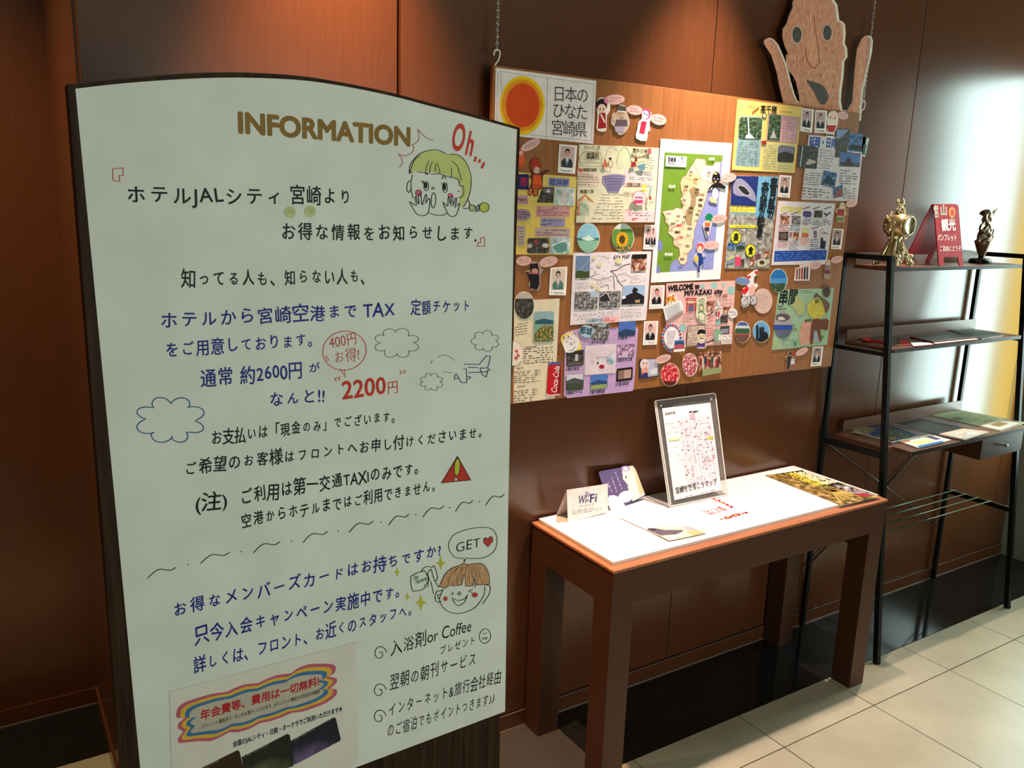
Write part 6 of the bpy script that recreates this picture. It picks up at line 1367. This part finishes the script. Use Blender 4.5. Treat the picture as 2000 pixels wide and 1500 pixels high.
sf.line(ZS(100, 120, [(482, 838), (562, 832), (564, 890), (530, 892), (538, 935), (495, 935), (482, 915), (482, 838)]), 1.4, RD2); sf.make('red_bracket', si); sf.line(ZS(560, 180, [(1500, 1170), (1490, 1205), (1548, 1203), (1545, 1132), (1515, 1140), (1518, 1175), (1495, 1178)]), 1.2, RD2, same=True); sf.make('red_bracket', si)
sf.line(ZS(560, 180, [(1148, 378), (1110, 365), (1060, 330), (1025, 290), (1035, 350), (1020, 390), (980, 415), (995, 430), (985, 465), (950, 490), (910, 498), (872, 480), (900, 520), (902, 560), (880, 588)]), 1.2, 'a8504c', smooth=2, same=True)
sf.make('red_burst_line', si)
for (x, y) in ((567, 415), (606, 413)):
    sf.ell(x, y, 11, 11.5, 'b6bc84', n=16); sf.ell(x+1, y-2, 6, 5, 'a9b07c', n=12)
    sf.make('yellow_spot', si)
    sf.off = off0

# drawing of the surprised girl
g_ = lambda p: ZS(560, 180, p)
sf.off = off0
sf.poly(spline(g_([(965, 625), (985, 560), (1020, 505), (1080, 465), (1150, 455), (1240, 480), (1330, 490), (1400, 550), (1438, 640), (1435, 740), (1400, 850), (1370, 895), (1345, 880), (1370, 780), (1345, 700), (1300, 660), (1190, 635), (1100, 620), (1000, 618)]), True, 2), 'bcc076')
sf.ell(*g_([(1545, 900)])[0], 9.5, 9, 'b4ba4c', n=14); sf.ell(*g_([(1448, 905)])[0], 5, 6, 'b4ba7c', n=10); sf.make('yellow_hair_colour', si)
sf.ell(*g_([(1032, 788)])[0], 5.5, 5.5, 'c8607c', n=14); sf.ell(*g_([(1280, 805)])[0], 5, 4.5, 'c8607c', n=14); sf.make('cheek_colour', si)
L1 = [([(960, 640), (962, 580), (990, 530), (1040, 480), (1110, 455), (1180, 452), (1245, 482)], 1), ([(1275, 485), (1340, 490), (1400, 545), (1440, 650), (1438, 760), (1410, 850), (1380, 900)], 1), ([(1040, 495), (1000, 530), (975, 590), (965, 630), (985, 625)], 1), ([(1020, 622), (1085, 632), (1100, 645)], 1), ([(1112, 535), (1090, 590), (1085, 632)], 1), ([(1140, 540), (1120, 590), (1116, 635)], 1), ([(1165, 555), (1160, 625)], 1), ([(1175, 550), (1190, 600), (1195, 635), (1130, 640)], 1), ([(1195, 640), (1280, 665), (1340, 680), (1348, 720)], 1),
      ([(1285, 590), (1290, 670)], 1), ([(1290, 540), (1335, 580), (1365, 690)], 1), ([(985, 645), (972, 700), (975, 770), (990, 830)], 1), ([(965, 690), (945, 710), (940, 760), (955, 785), (968, 760)], 1), ([(1345, 730), (1380, 735), (1382, 800), (1355, 825), (1340, 820)], 1), ([(1340, 780), (1350, 770)], 1), ([(1050, 695), (1075, 715), (1065, 690)], 1), ([(1210, 710), (1230, 730)], 1), ([(1085, 640), (1095, 630), (1105, 645)], 1), ([(1215, 680), (1228, 652), (1248, 680)], 1),
      ([(960, 855), (985, 870), (1015, 885), (1005, 830), (1012, 815), (1025, 860), (1035, 870), (1030, 800), (1048, 795), (1055, 860), (1062, 880), (1085, 800), (1095, 815), (1085, 870), (1110, 830), (1120, 850), (1108, 940), (1070, 965), (1020, 955), (995, 920), (960, 855)], 1), ([(1220, 860), (1240, 875), (1260, 890), (1262, 830), (1270, 820), (1285, 890), (1285, 815), (1300, 820), (1300, 890), (1320, 830), (1330, 840), (1315, 900), (1345, 870), (1350, 885), (1325, 960), (1280, 970), (1250, 930), (1220, 860)], 1),
      ([(1105, 940), (1160, 960), (1220, 962), (1255, 945)], 1), ([(1415, 830), (1430, 870), (1425, 905), (1380, 910)], 1), ([(1470, 885), (1500, 930), (1500, 875), (1475, 935), (1505, 920)], 1)]
for i, (p, w_) in enumerate(L1): sf.line(g_(p), 1.25, BK, smooth=2, same=i > 0)
for (x, y, a_, b_) in ((1092, 735, 4.7, 9), (1238, 745, 4.7, 10)): sf.ell(*g_([(x, y)])[0], a_, b_, BK, n=16, w=1.1); sf.off -= .00006; sf.ell(*g_([(x-3, y-6)])[0], a_*.6, b_*.7, BK, n=12)
sf.ell(*g_([(1143, 750)])[0], 2.2, 2, BK, w=1, n=10); sf.ell(*g_([(1148, 845)])[0], 4.4, 15, BK, 3, w=1.1); sf.ell(*g_([(1545, 900)])[0], 9.5, 9.5, BK, w=1.1, n=14); sf.ell(*g_([(1448, 905)])[0], 5.5, 6.5, BK, w=1, n=12)
sf.ell(*g_([(1032, 788)])[0], 6, 6, BK, w=.9); sf.make('girl_drawing', si)


def cloud(cx, cy, rx, ry, n_, col, w_, seed_, depth=.16):
    rr = random.Random(seed_); pts = []
    for i in range(n_):
        a0 = 2*math.pi*i/n_+rr.uniform(-.1, .1); a1 = 2*math.pi*(i+1)/n_
        for t in (0, .05, .14, .28, .42, .56, .70, .84, .95):
            a = a0+(a1-a0)*t; k_ = .76+.34*math.sin(math.pi*t)**.7
            pts.append((cx+rx*k_*math.cos(a), cy+ry*k_*math.sin(a)))
    sf.line(pts, w_, col, True)


sf.off = off0; cloud(333, 820, 64, 42, 8, '20508a', 1.9, 2); sf.make('blue_cloud_drawing', si)
sf.off = off0; cloud(775, 670, 41, 27, 8, '4a6670', 1.1, 3); sf.make('cloud_drawing', si); cloud(948, 666, 25, 19, 7, '4a6670', 1.0, 4); sf.make('cloud_drawing', si); cloud(843, 746, 21, 16, 8, '5a6a68', 1.0, 5); sf.make('cloud_drawing', si)
g_ = lambda p: ZS(580, 560, p); sf.off = off0
for i, p in enumerate(([(1305, 605), (1425, 608), (1480, 540), (1512, 545), (1500, 600), (1490, 635), (1510, 650), (1480, 665), (1340, 672)], [(1430, 635), (1450, 690), (1480, 705), (1492, 650)], [(1300, 640), (1325, 645), (1328, 750), (1285, 748), (1245, 680), (1232, 700), (1235, 722), (1262, 715)], [(1330, 700), (1358, 705), (1350, 720), (1330, 722)], [(1335, 630), (1415, 632)], [(1430, 635), (1490, 635)])): sf.line(g_(p), 1.4, '1e2c6c', same=i > 0)
for p in ([(1045, 600), (1060, 575)], [(1100, 550), (1150, 532), (1190, 545), (1235, 575)], [(1140, 662), (1180, 670), (1210, 672)]): sf.line(g_(p), 1, '5a625c', smooth=2, same=True)
sf.make('airplane_drawing', si)
g_ = lambda p: ZS(560, 820, p); sf.off = off0
sf.poly(g_([(1335, 285), (1438, 470), (1210, 493)]), 'b03426'); sf.poly(ellp(*g_([(1332, 370)])[0], 5.5, 16.5, 4), 'b4b83c'); sf.line(g_([(1335, 285), (1438, 470), (1210, 493)]), 1.5, BK, True); sf.line(ellp(*g_([(1332, 370)])[0], 5.5, 16.5, 4), 1.1, BK, True); sf.ell(*g_([(1322, 465)])[0], 3.6, 4, 'c8b0a4', n=12); sf.ell(*g_([(1322, 465)])[0], 3.6, 4, BK, n=12, w=1)
sf.make('warning_triangle_drawing', si)
sf.off = off0
xs_ = [(288, 1130, 56), (392, 1101, 56), (495, 1080, 52), (592, 1060, 48), (682, 1040, 47), (759, 1026, 40), (826, 1010, 41), (890, 999, 34), (949, 987, 36)]
for i, (x, y, l) in enumerate(xs_):
    sf.line([(x, y), (x+l*.22, y-12), (x+l*.42, y-18), (x+l*.62, y-17), (x+l*.82, y-16), (x+l, y-22)], 1.5, BK, smooth=2, same=i > 0)
    if i < 8: nx = xs_[i+1]; sf.off -= .00006; sf.ell((x+l+nx[0])/2, (y-18+nx[1])/2-4, 1.3, 1.2, BK, n=8)
sf.make('wavy_divider', si)

# drawing of the winking boy with a card
sf.off = off0
for (x, y, r_) in ((861, 1100, 10), (776, 1118, 7), (796, 1166, 6), (822, 1177, 12)):
    sf.poly([(x, y-r_*1.4), (x+r_*.3, y-r_*.3), (x+r_, y), (x+r_*.3, y+r_*.3), (x, y+r_*1.4), (x-r_*.3, y+r_*.3), (x-r_, y), (x-r_*.3, y-r_*.3)], 'b6b23e'); sf.off -= .00006
sf.up(); sf.make('yellow_stars', si)
sf.poly(g_([(1190, 1300), (1240, 1200), (1290, 1160), (1360, 1130), (1420, 1125), (1530, 1125), (1575, 1180), (1585, 1285), (1480, 1290), (1470, 1215), (1455, 1295), (1400, 1295), (1390, 1210), (1370, 1290), (1290, 1295), (1240, 1312)]), BROWNHAIR); sf.make('brown_hair_colour', si)
sf.ell(*g_([(1241, 1398)])[0], 4, 4.6, 'b03c3c', n=12); sf.ell(*g_([(1470, 1368)])[0], 6, 5, 'b03c3c', n=12); sf.make('cheek_colour', si)
for i, p in enumerate(([(1195, 1300), (1235, 1210), (1290, 1160), (1345, 1140), (1390, 1122), (1430, 1150)], [(1430, 1130), (1520, 1122), (1565, 1165), (1583, 1230), (1585, 1285)], [(1190, 1300), (1245, 1315), (1255, 1290)], [(1285, 1295), (1365, 1290), (1375, 1240), (1385, 1205)], [(1390, 1295), (1455, 1297), (1460, 1220), (1475, 1285), (1470, 1310)], [(1480, 1290), (1585, 1287)], [(1225, 1320), (1195, 1390), (1205, 1440), (1250, 1490), (1330, 1515), (1420, 1495), (1490, 1450), (1545, 1360), (1545, 1300)], [(1225, 1335), (1175, 1340), (1160, 1390), (1175, 1425), (1210, 1420)], [(1210, 1365), (1180, 1370), (1190, 1400)], [(1550, 1290), (1590, 1300), (1585, 1355), (1565, 1390), (1530, 1440)], [(1295, 1400), (1320, 1440), (1350, 1450), (1390, 1425), (1415, 1365)], [(1290, 1390), (1340, 1412), (1395, 1395), (1415, 1365)], [(1290, 1345), (1305, 1357), (1285, 1365)], [(1455, 1328), (1420, 1338), (1450, 1350)], [(1350, 1350), (1335, 1360), (1350, 1370), (1362, 1355), (1345, 1340)],
      [(970, 1222), (985, 1340), (1105, 1295), (1080, 1180), (970, 1222)], [(1080, 1180), (1055, 1180), (1075, 1155), (1110, 1145), (1135, 1155), (1155, 1140), (1180, 1235), (1155, 1255), (1130, 1165)], [(1130, 1165), (1100, 1200), (1115, 1250), (1075, 1300)], [(1125, 1260), (1150, 1360)], [(1155, 1255), (1190, 1310)])): sf.line(g_(p), 1.25, '24241e', smooth=2, same=i > 0)
for i in range(9): sf.line(g_([(1260+i*34, 1290-i % 3*4), (1290+i*26, 1200-i % 2*20), (1350+i*14, 1150)]), .6, '4a3420', smooth=2, same=i > 0)
sf.make('boy_drawing', si)
sf.off = off0; sf.text('One', g_([(992, 1255)])[0], g_([(1032, 1240)])[0], 9, '1e6a4a', .0, slant=.2); sf.off = off0; sf.text('Harmony', g_([(1010, 1285)])[0], g_([(1100, 1250)])[0], 9, '1e6a4a', .0, slant=.2); sf.make('green_card_writing', si)
sf.off = off0; sf.line(spline([(876, 1068), (885, 1046), (910, 1035), (940, 1030), (962, 1034), (971, 1052), (966, 1075), (946, 1089), (918, 1091), (911, 1090), (906, 1099), (906, 1091), (888, 1088)], True, 3), 1.3, '34362e', True)
sf.off = off0; sf.text('GET', (889, 1080), (939, 1068), 19, BK, -.01, .6)
hp = [(953, 1068), (945, 1060), (945, 1052), (950, 1050), (954, 1054), (957, 1048), (962, 1049), (963, 1056)]; sf.poly(hp, 'b83c34'); sf.line(hp, 1, BK, True); sf.make('speech_balloon', si)

# printed notice pasted on the lower left
sf.off = off0
sf.slab([(331, 1351), (695, 1254), (700.5, 1475), (690, 1499), (338, 1632)], .0002, tex('notice_paper', (.62, .58, .52), (.68, .64, .575), rough=.5, nscale=9)); notice = sf.make('pasted_notice', si)
g_ = lambda p: ZS(240, 1125, p); sf.off += .0001
rb = [(415, 1090), (430, 1030), (480, 990), (560, 960), (700, 920), (810, 905), (860, 880), (960, 845), (1050, 838), (1100, 815), (1200, 775), (1310, 760), (1360, 725), (1450, 690), (1550, 685), (1640, 690), (1665, 720), (1650, 760), (1610, 785), (1670, 800), (1665, 840), (1620, 880), (1668, 885), (1668, 930), (1600, 985), (1520, 1020), (1400, 1060), (1320, 1070), (1250, 1100), (1150, 1135), (1070, 1150), (1000, 1190), (900, 1220), (830, 1222), (760, 1260), (680, 1290), (600, 1290), (500, 1300), (440, 1305), (430, 1270), (470, 1215), (430, 1190), (435, 1150), (480, 1110), (430, 1110)]
cxr, cyr = 1040, 1000
for k_, c in ((1, 'b4566a'), (.955, 'cfa63e'), (.905, '3c6c98'), (.855, 'b3a999')):
    sx = 1-(1-k_)*1.15; sy = 1-(1-k_)*2.6
    sf.poly(g_(spline([(cxr+(x-cxr)*sx, cyr+((y-(cyr-(x-cxr)*.30))*sy)-(x-cxr)*sx*.30) for x, y in rb], True, 2)), c)
sf.make('rainbow_cloud_print', si)
o2 = sf.off
sf.text('\u5e74\u4f1a\u8cbb\u7b49\u3001\u8cbb\u7528\u306f\u4e00\u5207\u7121\u6599!', (391, 1406), (624, 1337), 17, 'a8282c', .03); sf.make('red_print', si); sf.off = o2
sf.text('(\u30af\u30ec\u30b8\u30c3\u30c8\u6a5f\u80fd\u3042\u308a\u30fb\u306a\u3057\u3092\u304a\u9078\u3073\u3044\u305f\u3060\u3051\u307e\u3059\u3002\u203b\u30af\u30ec\u30b8\u30c3\u30c8\u6a5f\u80fd\u4ed8\u306f\u5225\u9014\u5e74\u4f1a\u8cbb\u984d)', (394, 1423), (625, 1353), 7.5, '24201e', .012); sf.make('black_print', si); sf.off = o2
sf.text('\u5168\u56fd\u306eJAL\u30b7\u30c6\u30a3\u30fb\u65e5\u822a\u30fb\u30aa\u30fc\u30af\u30e9\u3067\u3054\u5229\u7528\u3044\u305f\u3060\u3051\u307e\u3059\u2605', (455, 1459), (669, 1388), 10, '1c2038', .025); sf.make('black_print', si)
for (pts, c1, mt_) in (([(567.5, 1447.5), (652.5, 1401), (656, 1403), (665.5, 1443), (664, 1447), (576, 1493.5), (573, 1491)], '1c1822', (.02, .015, .03)), ([(472, 1479), (562, 1433), (566, 1436), (575, 1487), (573, 1496), (480, 1530)], '1e1c16', 0), ([(378, 1508), (464, 1465), (468, 1468), (478, 1512), (470, 1530), (384, 1566)], '2c1c10', 0)):
    sf.off = o2
    pm = photo_mat('card_'+c1, lin(c1), tuple(v*1.6 for v in lin(c1)), {'1c1822': (.16, .12, .24), '1e1c16': (.14, .15, .08), '2c1c10': (.34, .17, .06)}[c1], 7)
    sf.poly(pts, pm); sf.text('One Harmony', (pts[0][0]+5, pts[0][1]+2), (pts[1][0]-36, pts[1][1]+22), 6, '8a8478', -.01, slant=.25)
    sf.make('member_card_print', si)
